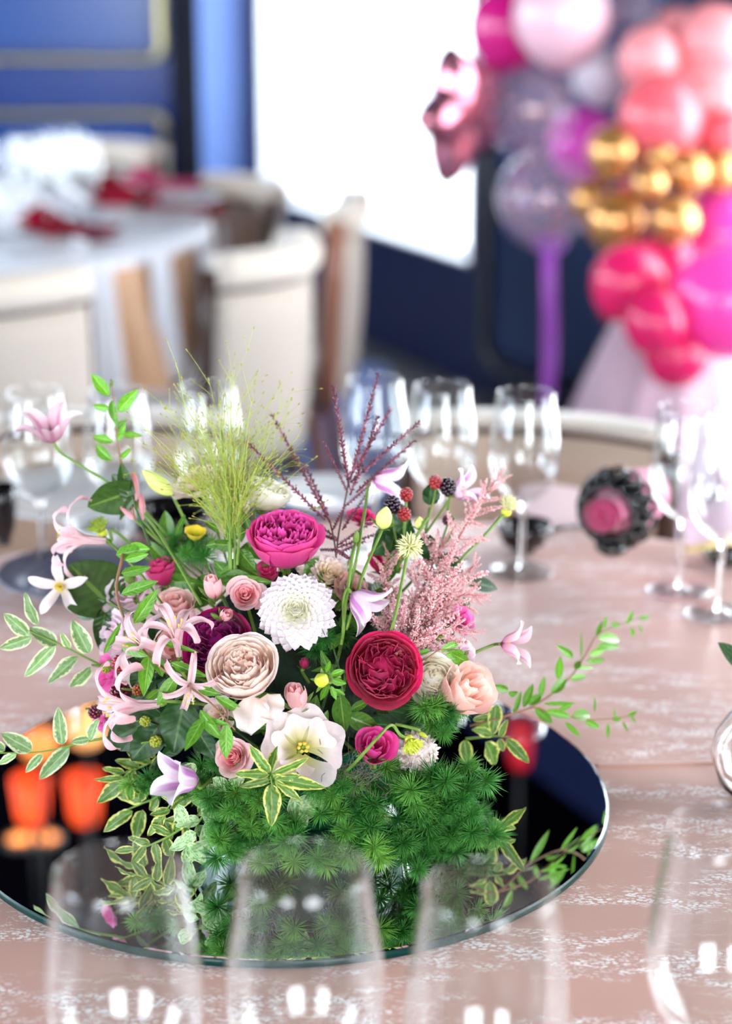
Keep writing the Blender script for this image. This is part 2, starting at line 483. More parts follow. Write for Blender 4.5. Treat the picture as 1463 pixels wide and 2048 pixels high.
# bronze beading on the dark wall right of the window
sA, zA = at_wall(978, 560); sB, zB = at_wall(980, 728)
pts = [wall_pt(s, z, .012) for s, z in rounded_frame(sA, 1.75, zB, 2.4, .09)]
MB().tube(pts, .016, 6).build('beading', M_BRASS_DIM, wall_right)
wbox(MB(), sA + .07, 1.68, zB + .07, 2.33, .002, .014).build('panel', mat('slate panel paint', srgb(34, 50, 84), rough=0.35), wall_right, smooth=False)
# left and back walls, with windows
def plain_wall(name, axis, pos, lo, hi, wins, sill, out):
    mb = MB()
    def b(a0, a1, z0, z1):
        if axis == 'x': mb.box((min(pos, pos + out), a0, z0), (max(pos, pos + out), a1, z1))
        else: mb.box((a0, min(pos, pos + out), z0), (a1, max(pos, pos + out), z1))
    e = [lo] + [x for w in wins for x in w] + [hi]
    for k in range(0, len(e), 2): b(e[k], e[k + 1], 0, CEIL_Z)
    for a0, a1 in wins: b(a0, a1, 0, sill); b(a0, a1, HEAD, CEIL_Z)
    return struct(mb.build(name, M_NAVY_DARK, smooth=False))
wl = plain_wall('wall_left', 'x', LEFT_X, BACK_Y - .2, FAR_Y, WIN_LEFT, .6, -.2)
wb = plain_wall('wall_back', 'y', BACK_Y, LEFT_X, 5.2, WIN_BACK, .6, -.2)
n = 4
for (a, b) in WIN_LEFT:
    fr = MB(); x = LEFT_X - .1
    for q in ((a, a + .04, .6, HEAD), (b - .04, b, .6, HEAD), (a, b, .6, .64), (a, b, HEAD - .04, HEAD)):
        fr.box((x, q[0], q[2]), (x + .05, q[1], q[3]))
    f = struct(fr.build('window_%d' % n, M_WHITE_FRAME, smooth=False)); n += 1
    MB().box((x + .02, a + .04, .64), (x + .026, b - .04, HEAD - .04)).build('pane', M_PANE, f, smooth=False)
for (a, b) in WIN_BACK:
    fr = MB(); y = BACK_Y - .1
    for q in ((a, a + .04, .6, HEAD), (b - .04, b, .6, HEAD), (a, b, .6, .64), (a, b, HEAD - .04, HEAD)):
        fr.box((q[0], y, q[2]), (q[1], y + .05, q[3]))
    f = struct(fr.build('window_%d' % n, M_WHITE_FRAME, smooth=False)); n += 1
    MB().box((a + .04, y + .02, .64), (b - .04, y + .026, HEAD - .04)).build('pane', M_PANE, f, smooth=False)
# blue rug
mb = MB(); mb.box((-2.6, .9, 0.0004), (.08, 4.9, .002)); tag(mb.build('rug', M_RUG, smooth=False), 'blue carpet on the floor under the rear round table', 'rug')

# ------------------------------------------------------------------ lamps seen as reflections in the mirror
MIRROR_Z = TABLE_Z + 0.0085
def at_mirror(px, py, z):
    q = at_z(px, py, MIRROR_Z); r = ray(px, py); r = Vector((r.x, r.y, -r.z))
    return q + r * ((z - q.z) / r.z)
M_CORD = mat('black lamp cord', (.01, .01, .01), rough=.6)
def pendant(px, py, z, rad, h, c, strength, label, shape):
    p = at_mirror(px, py, z)
    t = thing('pendant_lamp', label, 'lamp', p)
    m = mat('lit ' + label, c, rough=.6, emit=c, estr=strength)
    if shape == 'shade':
        MB().lathe([(rad * .62, h / 2), (rad * .8, h * .35), (rad, -h / 2), (rad * .97, -h / 2), (rad * .6, h * .48)], 24).build('lamp_shade', m, t)
    else:
        MB().blob((0, 0, 0), rad, nu=20, nv=12).build('glass_globe', m, t)
    MB().tube([(0, 0, h / 2 - .02), (0, 0, CEIL_Z - p.z - .02)], .006, 6).build('cord', M_CORD, t)
    MB().lathe([(.05, CEIL_Z - p.z - .025), (.05, CEIL_Z - p.z - .001)], 16, cap0=True, cap1=True).build('ceiling_rose', M_CORD, t)
    return t
pendant(62, 1600, 2.3, .05, .13, srgb(255, 80, 26), 0.55, 'orange lamp shade hanging from the ceiling, mirrored at the far left of the disc', 'shade')
pendant(168, 1598, 2.3, .05, .13, srgb(255, 84, 30), 0.45, 'orange lamp shade hanging from the ceiling, mirrored beside the variegated leaves', 'shade')
pendant(172, 1452, 1.95, .055, .11, srgb(255, 176, 104), 0.5, 'pale amber globe lamp, mirrored at the far rim of the disc', 'globe')
pendant(78, 1486, 1.95, .045, .09, srgb(255, 140, 64), 0.42, 'pale amber globe lamp, mirrored left of the other amber globe', 'globe')
pendant(1040, 1488, 2.2, .036, .13, srgb(180, 8, 30), 0.22, 'red lamp shade hanging from the ceiling, mirrored behind the right hand leaves', 'shade')
M_SPOT = mat('lit spotlight', srgb(255, 150, 70), emit=srgb(255, 150, 70), estr=1.6)
for px, py, lab in ((40, 1680, 'small amber ceiling spotlight, the one mirrored farther left'), (93, 1678, 'small amber ceiling spotlight, mirrored below the orange lamp shades')):
    p = at_mirror(px, py, CEIL_Z - .012)
    t = thing('ceiling_spotlight', lab, 'lamp', p)
    MB().lathe([(.0001, -.004), (.035, -.004)], 16).build('bulb', M_SPOT, t)
    MB().lathe([(.035, -.008), (.05, -.008), (.05, .0115), (.035, .0115)], 16).build('housing', M_BRASS_DIM, t)
# ------------------------------------------------------------------ tables and cloths
def cloth_mat(name, base, fleck, sheen_r=0.38, flecks=True, bscale=1.0):
    """satin with rows of broken woven flecks running across the table"""
    m, nt, b, out = _nt(name)
    setin(b, Roughness=sheen_r, Specular_IOR_Level=0.55, Sheen_Weight=0.25, Sheen_Roughness=0.5)
    tc = nt.nodes.new('ShaderNodeTexCoord')
    def noise(scale, vec_scale, detail=3, rough=.55, dist=0.0):
        mp = nt.nodes.new('ShaderNodeMapping'); mp.inputs['Scale'].default_value = vec_scale
        nz = nt.nodes.new('ShaderNodeTexNoise'); nz.inputs['Scale'].default_value = scale; nz.inputs['Detail'].default_value = detail
        nz.inputs['Roughness'].default_value = rough; nz.inputs['Distortion'].default_value = dist
        nt.links.new(tc.outputs['Object'], mp.inputs[0]); nt.links.new(mp.outputs[0], nz.inputs['Vector']); return nz.outputs['Fac']
    def MR(x, a, bb, c_, d):
        n = nt.nodes.new('ShaderNodeMapRange'); nt.links.new(x, n.inputs[0])
        for i, q in enumerate((a, bb, c_, d)): n.inputs[i + 1].default_value = q
        return n.outputs[0]
    def M(op, a, bb):
        n = nt.nodes.new('ShaderNodeMath'); n.operation = op; nt.links.new(a, n.inputs[0])
        if isinstance(bb, (int, float)): n.inputs[1].default_value = bb
        else: nt.links.new(bb, n.inputs[1])
        return n.outputs[0]
    mx = nt.nodes.new('ShaderNodeMix'); mx.data_type = 'RGBA'
    mx.inputs[6].default_value = C4(tuple(x * .9 for x in base)); mx.inputs[7].default_value = C4(tuple(min(1, x * 1.06) for x in base))
    nt.links.new(noise(6, (1, 1.6, 1)), mx.inputs[0]); src = mx.outputs[2]
    weave = noise(900, (1, 1, 1), 1)
    if flecks:
        bands = MR(noise(4.2, (1.0, 4.2, 1), 4, .6), .45, .55, 0, 1)      # broken horizontal bands
        vmp = nt.nodes.new('ShaderNodeMapping'); vmp.inputs['Scale'].default_value = (.62, 1, 1)
        vo = nt.nodes.new('ShaderNodeTexVoronoi'); vo.inputs['Scale'].default_value = 430
        nt.links.new(tc.outputs['Object'], vmp.inputs[0]); nt.links.new(vmp.outputs[0], vo.inputs['Vector'])
        grains = MR(vo.outputs['Distance'], .40, .62, 1, 0)               # single woven tufts
        lumps = MR(noise(40, (.6, 1.4, 1), 4, .7), .44, .58, 0, 1)
        fl = M('MULTIPLY', M('MULTIPLY', bands, grains), lumps)
        m2 = nt.nodes.new('ShaderNodeMix'); m2.data_type = 'RGBA'; m2.inputs[7].default_value = C4(fleck)
        nt.links.new(fl, m2.inputs[0]); nt.links.new(src, m2.inputs[6]); src = m2.outputs[2]
        h = M('ADD', M('MULTIPLY', fl, .5), M('MULTIPLY', weave, .2))
    else:
        h = weave
    h = M('ADD', h, M('MULTIPLY', noise(7, (1, 1.5, 1), 2), 1.2))
    nt.links.new(src, b.inputs['Base Color'])
    bp = nt.nodes.new('ShaderNodeBump'); bp.inputs['Strength'].default_value = 0.22; bp.inputs['Distance'].default_value = 0.003
    nt.links.new(h, bp.inputs['Height']); nt.links.new(bp.outputs['Normal'], b.inputs['Normal'])
    return m
M_CLOTH = cloth_mat('blush satin cloth', srgb(208, 154, 136), srgb(254, 246, 244), sheen_r=.34)
M_CLOTH_W = cloth_mat('white satin cloth', srgb(236, 238, 246), srgb(250, 250, 252), flecks=False)
M_SKIRT = mat('champagne satin', srgb(205, 160, 122), rough=.42, sheen=.3, vary=.15, bscale=9)
M_WOOD_DK = mat('dark walnut', srgb(60, 38, 30), rough=.4, vary=.3, bscale=18)
M_WOOD = mat('warm walnut', srgb(136, 88, 68), rough=.4, vary=.25, bscale=18)

def draped_cloth(name, center, R, mats, label, drop=.62, folds=18, amp=.035, split=None, seed=1):
    rr = random.Random(seed); ph = [rr.uniform(0, 6.28) for _ in range(4)]
    mb = MB(); N = 144
    def top(u, v):
        r = R * v; a = 2 * math.pi * u; x, y = r * math.cos(a), r * math.sin(a)
        return (x, y, 0.0)
    # top as a dense grid so that pressed fold creases are real relief
    rows = [0.0001, .08, .16, .24, .32, .4, .48, .56, .64, .72, .8, .88, .94, .98, 1.0]
    vs_, fs, uvs = [], [], []
    for j, q in enumerate(rows):
        for i in range(N):
            a = 2 * math.pi * i / N; x, y = R * q * math.cos(a), R * q * math.sin(a)
            vs_.append((x, y, 0)); uvs.append((i / N, q))
    sk = [(1.006, -.004), (1.012, -.02), (1.015, -.06)] + [(1.015 + .045 * q, -.06 - (drop - .06) * q) for q in (.15, .4, .7, 1.0)]
    for j, (q, dz) in enumerate(sk):
        k = min(1.0, -dz / .3)
        for i in range(N):
            a = 2 * math.pi * i / N
            w = amp * k * (math.sin(folds * a + ph[0]) + .5 * math.sin((folds * 2 - 5) * a + ph[1]) + .4 * math.sin(7 * a + ph[2]))
            vs_.append(((R * q + w) * math.cos(a), (R * q + w) * math.sin(a), dz)); uvs.append((i / N, 1 + j * .1))
    nrow = len(rows) + len(sk)
    for j in range(nrow - 1):
        for i in range(N):
            k = (i + 1) % N
            fs.append((j * N + i, j * N + k, (j + 1) * N + k, (j + 1) * N + i))
    mb.add(vs_, fs, uvs)
    if split is not None:
        mb.mi = [split if f[0] // N >= len(rows) + 1 else 0 for f in mb.f]
    o = mb.build(name, mats); o.location = center
    return tag(o, label, 'tablecloth')
def table(name, label, x, y, R):
    t = thing(name, label, 'table', (x, y, 0))
    MB().lathe([(.001, .742), (R, .742), (R, .712), (.001, .712)], 48).build('tabletop', M_WOOD_DK, t, smooth=False)
    MB().lathe([(.28, 0), (.28, .03), (.06, .07), (.05, .4), (.07, .712)], 24, cap0=True).build('pedestal', M_WOOD_DK, t)
    return t
TX, TY, TR = 0.02, 0.0, 0.83
table('banquet_table', 'round banquet table hidden beneath the blush cloth', TX, TY, TR - .008)
main_cloth = draped_cloth('tablecloth', (TX, TY, TABLE_Z), TR, [M_CLOTH], 'blush satin tablecloth with rows of white flecks under the flowers', drop=.255, seed=3)
# pressed creases: low ridges in the cloth
for pts in (((1195, 1531), (1330, 1529), (1470, 1524)),):
    w = [at_z(a, b, TABLE_Z + .0002) - Vector((TX, TY, TABLE_Z)) for a, b in pts]
    path = smooth_path(w, 6)
    mb = MB()
    def ridge(u, v, path=path):
        p = path[min(int(round(v * (len(path) - 1))), len(path) - 1)]; k = (u - .5) * 2
        return (p.x, p.y + k * .006, .0016 * (1 - k * k) ** 2 + .0001)
    mb.grid(ridge, 8, len(path) - 1); mb.build('crease', M_CLOTH, main_cloth)
RX, RY, RR = -1.17, 3.22, 0.78
table('rear_table', 'round dining table beneath the white cloth by the blue door', RX, RY, RR - .008)
draped_cloth('tablecloth', (RX, RY, TABLE_Z), RR, [M_CLOTH_W, M_SKIRT], 'white tablecloth with champagne skirt on the rear round table', split=1, folds=14, amp=.03, seed=9)
# white overlay tails hanging down the champagne skirt
for k, a in enumerate((-70, -58, -44, -30, -14, 4)):
    a = math.radians(a); mb = MB()
    def tail(u, v, a=a, k=k):
        aa = a + (u - .5) * (.10 + .05 * v); r = RR + .03 + .045 * v + .006 * math.sin(u * 9 + k)
        return (RX + r * math.cos(aa), RY + r * math.sin(aa), TABLE_Z - .003 - v * .5)
    mb.grid(tail, 8, 8); o = mb.build('cloth_sash', M_CLOTH_W)
    tag(o, ['white cloth sash hanging down the champagne skirt, first', 'white cloth sash hanging down the champagne skirt, second', 'white cloth sash hanging down the champagne skirt, third',
            'white cloth sash hanging down the champagne skirt, fourth', 'white cloth sash hanging down the champagne skirt, fifth', 'white cloth sash hanging down the champagne skirt, sixth'][k] + ' from the near side', 'sash', 'white sashes on the rear table skirt')

# ------------------------------------------------------------------ chairs
M_UPH = mat('cream upholstery', srgb(176, 164, 152), rough=.75, sheen=.3, bump=.15, bscale=220, vary=.05)
M_UPH_ROLL = mat('ivory upholstery', srgb(198, 186, 172), rough=.7, sheen=.3, bump=.12, bscale=220)
M_SEAT = mat('grey white seat fabric', srgb(176, 170, 168), rough=.8, sheen=.3, bump=.15, bscale=200)
M_UPH_TAN = mat('tan upholstery', srgb(186, 164, 146), rough=.75, sheen=.3, bump=.15, bscale=220, vary=.05)
def make_chair(label, x, y, face, width=.46, top=.85, rh=.062, uph=None, wood=None, roll=None, arc=.09, pr=.017, group='upholstered dining chairs'):
    uph = uph or M_UPH; wood = wood or M_WOOD_DK
    ang = math.atan2(face[1], face[0]) - math.pi / 2
    t = thing('dining_chair', label, 'chair', (x, y, 0), Matrix.Rotation(ang, 3, 'Z'), group)
    hw = width / 2
    def back_pt(u, z, off):                         # curved backrest, u -1..1, concave towards the sitter (+Y)
        yy = -.02 + arc * u * u - .06 * (z - .45)
        nx, ny = -2 * arc * u / hw * .9, 1.0; l = math.hypot(nx, ny)
        return (hw * u + nx / l * off, yy + ny / l * off, z)
    def shell(z0, z1, th, nz=6, bulge=0.0):
        mb = MB()
        def f(u, v):
            s = u * 4
            # closed loop around the panel: back face, edge, front face, edge
            return None
        N = 18
        loop = [(-1 + 2 * i / N, -th / 2) for i in range(N + 1)] + [(1 - 2 * i / N, th / 2) for i in range(N + 1)]
        vs_, fs = [], []
        for j in range(nz + 1):
            q = j / nz; z = z0 + (z1 - z0) * q
            k = 1 + bulge * math.sin(math.pi * q)
            for (u, o) in loop: vs_.append(back_pt(u, z, o * k))
        n_ = len(loop)
        for j in range(nz):
            for i in range(n_):
                k = (i + 1) % n_
                fs.append((j * n_ + i, j * n_ + k, (j + 1) * n_ + k, (j + 1) * n_ + i))
        fs.append(tuple(reversed(range(n_)))); fs.append(tuple(range(nz * n_, (nz + 1) * n_)))
        return mb.add(vs_, fs)
    shell(.42, top - rh - .013, .045, bulge=.35).build('backrest', uph, t)
    shell(top - rh, top, .062 if rh > .05 else .05, bulge=.35).build('top_roll', roll or M_UPH_ROLL, t)
    shell(top - rh - .014, top - rh + .001, .03, nz=2).build('back_rail', wood, t)
    for sgn in (-1, 1):
        MB().tube([back_pt(sgn * 1.04, z, 0) for z in (.40, .5, .6, .7, top - .03)], pr, 8).build('back_post', wood, t)
    # seat: rounded cushion
    mb = MB()
    prof = [(.80, .40), (.98, .405), (1.0, .43), (.99, .455), (.93, .47), (.5, .478), (.001, .48)]
    vs_, fs = [], []; N = 32
    for (q, z) in prof:
        for i in range(N):
            a = 2 * math.pi * i / N; c, s = math.cos(a), math.sin(a)
            e = (abs(c) ** 5 + abs(s) ** 5) ** (-1 / 5)
            vs_.append((hw * q * c * e, .22 + .22 * q * s * e, z))
    for j in range(len(prof) - 1):
        for i in range(N):
            k = (i + 1) % N; fs.append((j * N + i, j * N + k, (j + 1) * N + k, (j + 1) * N + i))
    fs.append(tuple(reversed(range(N))))
    mb.add(vs_, fs).build('seat', M_SEAT, t)
    MB().box((-hw * .92, .03, .36), (hw * .92, .42, .40)).build('seat_frame', wood, t, smooth=False)
    for sx in (-1, 1):
        for yy, yo in ((.04, -.05), (.40, .02)):
            MB().tube([(sx * (hw - .03), yy, .37), (sx * (hw - .025), yy + yo, 0.0)], [.019, .012], 8).build('leg', wood, t)
    return t
make_chair('cream padded chair seen from behind at the lower left of the rear table', -.775, 1.99, (-.28, .96), width=.50)
make_chair('cream padded chair seen from behind with a dark post, beside the champagne skirt', -.185, 2.36, (-.93, .38), width=.36)
make_chair('walnut framed chair seen edge on against the window sill', -.07, 2.92, (-1, .10), width=.34, top=.86, wood=M_WOOD, arc=.02, pr=.022)
make_chair('grey looking chair back to the right of the rear table, below the blue pilaster', -.31, 3.72, (-.80, -.6), width=.34, top=.795, uph=M_SEAT)
make_chair('chair at the far side of the rear table in front of the blue door', -.80, 4.12, (-.25, -.97), width=.44, uph=M_SEAT)
make_chair('tan chair with pale top edge behind the wine glasses, at the flower table', .245, 1.12, (-.22, -.97), width=.36, top=.805, rh=.014, arc=.05, uph=M_UPH_TAN)
make_chair('tan chair behind the left wine glasses, at the flower table', -.42, 1.03, (.3, -.95), width=.46, top=.83, rh=.014, uph=M_UPH_TAN)

# ------------------------------------------------------------------ wine glasses
M_BOWL = thin_glass('thin crystal', tint=(0.975, 0.985, 0.985), gloss=1.0, haze=0.004)
M_FOOT = thin_glass('crystal foot', tint=(0.95, 0.97, 0.97), haze=0.03)
M_STEM = mat('crystal stem', (1, 1, 1), rough=0.0, trans=1.0, ior=1.5)
GH = 0.219
def glass_meshes():
    o = [(.0045, .086), (.008, .0885), (.018, .094), (.029, .104), (.037, .118), (.0408, .134), (.0415, .148), (.0405, .163), (.0382, .180), (.0355, .198), (.0335, .213), (.0330, GH)]
    th = .0010
    i = [(max(.0004, r - th), z + (0.0016 if k < 3 else .0003)) for k, (r, z) in enumerate(o)]
    i[0] = (.0002, .0895); i[1] = (.007, .0905)
    prof = o + [(.0325, GH + .0006), (.0321, GH)] + list(reversed(i))[1:]
    bowl = MB().lathe(prof, 40).mesh('bowl', M_BOWL)
    stem = MB().lathe([(.0055, .0055), (.0042, .010), (.0036, .02), (.0033, .05), (.0036, .075), (.0048, .086), (.006, .0885)], 16, cap0=True, cap1=True).mesh('stem', M_STEM)
    foot = MB().lathe([(.0002, .0), (.034, .0), (.0375, .0008), (.0378, .0016), (.036, .0024), (.02, .0036), (.008, .0052), (.0055, .007), (.0002, .007)], 40).mesh('foot', M_FOOT)
    return bowl, stem, foot
G_BOWL, G_STEM, G_FOOT = glass_meshes()
def wine_glass(p, label, scale=1.0, group=None, parts=True):
    t = thing('wine_glass', label, 'glass', p, None, group)
    t.scale = (scale,) * 3
    obj('bowl', G_BOWL, t); obj('stem', G_STEM, t); obj('foot', G_FOOT, t)
    return t
EPS = .0004
for (px, py, lab) in ((88, 1140, 'clear wine glass at the far left behind the clematis'), (248, 1138, 'clear wine glass behind the ivy leaves, second from the left'),
                      (425, 1126, 'clear wine glass behind the airy grass plume'), (748, 1108, 'clear wine glass behind the dark red grass spikes'),
                      (880, 1126, 'clear wine glass between the grass spikes and the blackberries'), (1042, 1145, 'clear wine glass standing in front of the black bowl'),
                      (1358, 1183, 'clear wine glass right of the pink rolled napkin'), (1436, 1230, 'clear wine glass cut by the right edge of the photo, behind the round vase')):
    wine_glass(at_z(px, py, TABLE_Z) + Vector((0, 0, EPS)), lab, group='wine glasses on the flower table')
for (px, py, lab) in ((237, 1742, 'large foreground wine glass in front of the variegated leaves, left of three'), (607, 1738, 'large foreground wine glass in the middle, in front of the green fern'),
                      (978, 1778, 'large foreground wine glass in front of the disc, right of the middle one'), (1462, 1660, 'large foreground wine glass at the lower right corner')):
    p = at_z(px, py, TABLE_Z + GH * 1.1); wine_glass(Vector((p.x, p.y, TABLE_Z + EPS)), lab, scale=1.1, group='wine glasses on the flower table')
k = 0
for (px, py) in ((12, 470), (60, 455), (98, 478), (150, 452), (172, 470), (128, 440)):
    wine_glass(at_z(px, py, TABLE_Z) + Vector((0, 0, EPS)), ['wine glass on the rear table, first from the left edge', 'wine glass on the rear table, second from the left edge', 'wine glass on the rear table, third from the left edge',
        'tall looking wine glass on the rear table, next to last towards the window', 'wine glass on the rear table, nearest to the window', 'wine glass on the rear table, farthest back of the cluster'][k], group='wine glasses on the rear table', scale=1.04); k += 1

# ------------------------------------------------------------------ tableware
M_CHINA = mat('white china', srgb(240, 240, 242), rough=.18, coat=.3)
M_BLACK = mat('black lacquer', srgb(16, 14, 16), rough=.22, coat=.4)
M_GREYPLATE = mat('slate grey glaze', srgb(96, 98, 116), rough=.3)
M_NAPKIN = mat('rose napkin linen', srgb(226, 120, 158), rough=.8, sheen=.3, bump=.2, bscale=300)
M_NAPKIN_D = mat('deep rose napkin linen', srgb(166, 46, 92), rough=.8, sheen=.3, bump=.2, bscale=300)
M_BURG = mat('burgundy napkin linen', srgb(140, 10, 38), rough=.8, spec=.1)
def plate(px, py, r, label, m=None, z=TABLE_Z, scale=1):
    t = thing('plate', label, 'plate', at_z(px, py, z) + Vector((0, 0, EPS)))
    MB().lathe([(.001, .003), (r * .6, .003), (r * .68, .006), (r * .96, .018), (r, .02), (r * .97, .022), (r * .66, .010), (r * .58, .0075), (.001, .0075)], 40).build('dish', m or M_CHINA, t)
    MB().lathe([(r * .5, 0), (r * .55, 0), (r * .55, .0045), (r * .5, .0045)], 32).build('foot_ring', m or M_CHINA, t)
    return t
def bowl(px, py, r, h, label, m, z=TABLE_Z):
    t = thing('bowl', label, 'bowl', at_z(px, py, z) + Vector((0, 0, EPS)))
    MB().lathe([(.001, .006), (r * .45, .006), (r * .75, h * .3), (r * .95, h * .75), (r, h), (r * .96, h), (r * .9, h * .72), (r * .68, h * .32), (r * .4, .012), (.001, .012)], 40).build('dish', m, t)
    MB().lathe([(r * .38, 0), (r * .42, 0), (r * .44, .008), (r * .38, .008)], 32).build('foot_ring', m, t)
    return t
plate(650, 1010, .075, 'white china plate behind the dark red grass spikes')
plate(160, 1010, .13, 'white china plate at the far left behind the pink nerine')
bowl(208, 1098, .048, .035, 'small white china bowl behind the pink nerine flowers', M_CHINA)
bowl(352, 1085, .058, .045, 'dark blue black bowl behind the yellow flower', M_BLACK)
plate(150, 1175, .09, 'slate grey side plate at the left behind the star clematis', M_GREYPLATE)
bowl(1046, 1103, .034, .036, 'small black lacquer bowl behind the wine glass with the seed head', M_BLACK)
bowl(8, 1088, .02, .075, 'tall black cup at the left edge of the table', M_BLACK)
# menu card / folded pink cloth on the far right place
p = at_z(1095, 1015, TABLE_Z)
mb = MB()
def card(u, v): return (p.x + (u - .5) * .10 + v * .02, p.y + (v - .5) * .17, TABLE_Z + .004 + .004 * math.sin(u * 5) * v)
mb.grid(card, 10, 10); mb.grid(lambda u, v: (card(1 - u, v)[0], card(1 - u, v)[1], TABLE_Z + .0005), 10, 10)
tag(mb.build('folded_napkin', mat('pale pink paper', srgb(236, 206, 208), rough=.7)), 'pale pink folded napkin lying behind the black bowl', 'napkin')
# spoon between bowl and napkin ring
sp0, sp1 = at_z(1085, 1070, TABLE_Z + .012), at_z(1172, 1052, TABLE_Z + .008)
t = thing('spoon', 'dark spoon reaching from the black bowl to the napkin ring', 'spoon', sp0)
lp = local(t, [sp0, sp0.lerp(sp1, .5) + Vector((0, 0, .003)), sp1])
MB().tube(smooth_path(lp, 5), [.0035] * 3 + [.0025] * 5 + [.004] * 3, 8).build('handle', M_BLACK, t)
MB().blob(lp[0], .014, .009, .004, nu=12, nv=6).build('spoon_bowl', M_BLACK, t)
# rolled napkin through a black filigree ring
na, nb = at(1204, 1032, .545), at(1292, 985, .66)
ax = (nb - na).normalized()
na.z = max(na.z, TABLE_Z + .03); 
R0 = axis_rot(-ax)
t = thing('rolled_napkin', 'pink rolled napkin pushed through a black filigree ring', 'napkin', na, R0)
mb = MB(); spiral = []
for k in range(60):
    a = k * .36; spiral.append((.024 * (1 - k / 75), a))
vs_, fs = [], []
L = (nb - na).length
for j in range(5):
    z = -L * j / 4
    for (r, a) in spiral: vs_.append((r * math.cos(a), r * math.sin(a), z + .004 * math.sin(a * .5)))
n_ = len(spiral)
for j in range(4):
    for i in range(n_ - 1): fs.append((j * n_ + i, j * n_ + i + 1, (j + 1) * n_ + i + 1, (j + 1) * n_ + i))
mb.add(vs_, fs).build('roll', M_NAPKIN, t)
MB().lathe([(.0005, -.004), (.009, -.002), (.016, .0015), (.019, -.004), (.0195, -.03)], 20).build('inner_fold', M_NAPKIN_D, t)
MB().lathe([(.026, -.045), (.034, -.06), (.036, -.09), (.03, -L)], 20).build('flared_end', M_NAPKIN, t)
rc = na + ax * .035
tr_ = thing('napkin_ring', 'round black filigree napkin ring around the pink roll', 'napkin ring', rc, R0)
mb = MB()
mb.tube([(.0345 * math.cos(a), .0345 * math.sin(a), 0) for a in [2 * math.pi * k / 36 for k in range(37)]], .0075, 8)
mb.build('band', M_BLACK, tr_)
loop = MB().tube([(.009 * math.cos(a), .009 * math.sin(a), 0) for a in [2 * math.pi * k / 10 for k in range(11)]], .0032, 5).mesh('filigree_loop', M_BLACK)
for ring, (rr_, zz) in enumerate(((.038, .008), (.041, -.004), (.036, .013))):
    for k in range(14):
        a = 2 * math.pi * (k + ring * .5) / 14
        obj('filigree_loop', loop, tr_, Matrix.Translation((rr_ * math.cos(a), rr_ * math.sin(a), zz)) @ Matrix.Rotation(a, 4, 'Z') @ Matrix.Rotation(.9, 4, 'Y'))
MB().blob((0, -.043, 0), .02, .012, .022, nu=12, nv=6, rot=None).build('foot', M_BLACK, tr_)  # black blob set below the ring
# straws / chopsticks at the right edge
M_BAMBOO = mat('pale bamboo', srgb(232, 204, 140), rough=.4)
a0, a1 = at_z(1372, 1103, TABLE_Z + .016), at_z(1475, 1082, TABLE_Z + .012)
for q, lab in ((0, 'pale bamboo chopstick at the right edge, the nearer of the pair'), (.011, 'pale bamboo chopstick at the right edge, the farther of the pair')):
    o = MB().tube([a0 + Vector((q * .4, q, 0)), a1 + Vector((0, q * 1.6, .0))], [.0026, .0042], 8).build('chopstick', M_BAMBOO); tag(o, lab, 'chopstick', 'bamboo chopsticks')
bowl(1452, 1128, .03, .014, 'black lacquer rest dish beneath the chopsticks at the right edge', M_BLACK)
# rear table: napkins, plates
def rear_napkin(px, py, w, d, rz, label, m):
    p = at_z(px, py, TABLE_Z); t = thing('napkin', label, 'napkin', p + Vector((0, 0, .002)), Matrix.Rotation(rz, 3, 'Z'), 'burgundy napkins on the rear table')
    def f(u, v):
        k = 1 - v
        return ((u - .5) * w * (.35 + .65 * k), (v - .5) * d, .022 + .045 * math.exp(-((v - .75) / .2) ** 2) * (1 - (2 * u - 1) ** 2) + .012 * math.sin(u * 14) * k * .6)
    mb = MB(); mb.grid(f, 16, 14); mb.grid(lambda u, v: (f(1 - u, v)[0], f(1 - u, v)[1], 0.0), 16, 14); mb.build('linen', m, t)
    MB().tube([(.026 * math.cos(a), .05 + .004 * math.sin(a * 3), .026 + .024 * math.sin(a)) for a in [2 * math.pi * k / 16 for k in range(17)]], .007, 6).build('ring', M_BLACK, t)
rear_napkin(115, 472, .20, .30, -.55 + 1.2, 'burgundy napkin in a black ring at the near side of the rear table', M_BURG)
rear_napkin(320, 432, .05, .34, 1.35, 'narrow burgundy napkin pointing right on the rear table', M_BURG)
rear_napkin(232, 402, .20, .26, .4, 'burgundy napkin standing in the middle of the rear table', M_BURG)
rear_napkin(325, 384, .18, .24, 1.1, 'pink red napkin at the far side of the rear table', mat('raspberry linen', srgb(186, 40, 96), rough=.8))
plate(60, 505, .13, 'white plate at the near left of the rear table'); plate(290, 445, .12, 'white plate beside the narrow burgundy napkin on the rear table')
plate(200, 430, .11, 'white plate behind the wine glasses on the rear table'); plate(350, 410, .12, 'white plate at the window side of the rear table')
bowl(30, 420, .07, .08, 'white china bowl left on the rear table behind the glasses', M_CHINA)
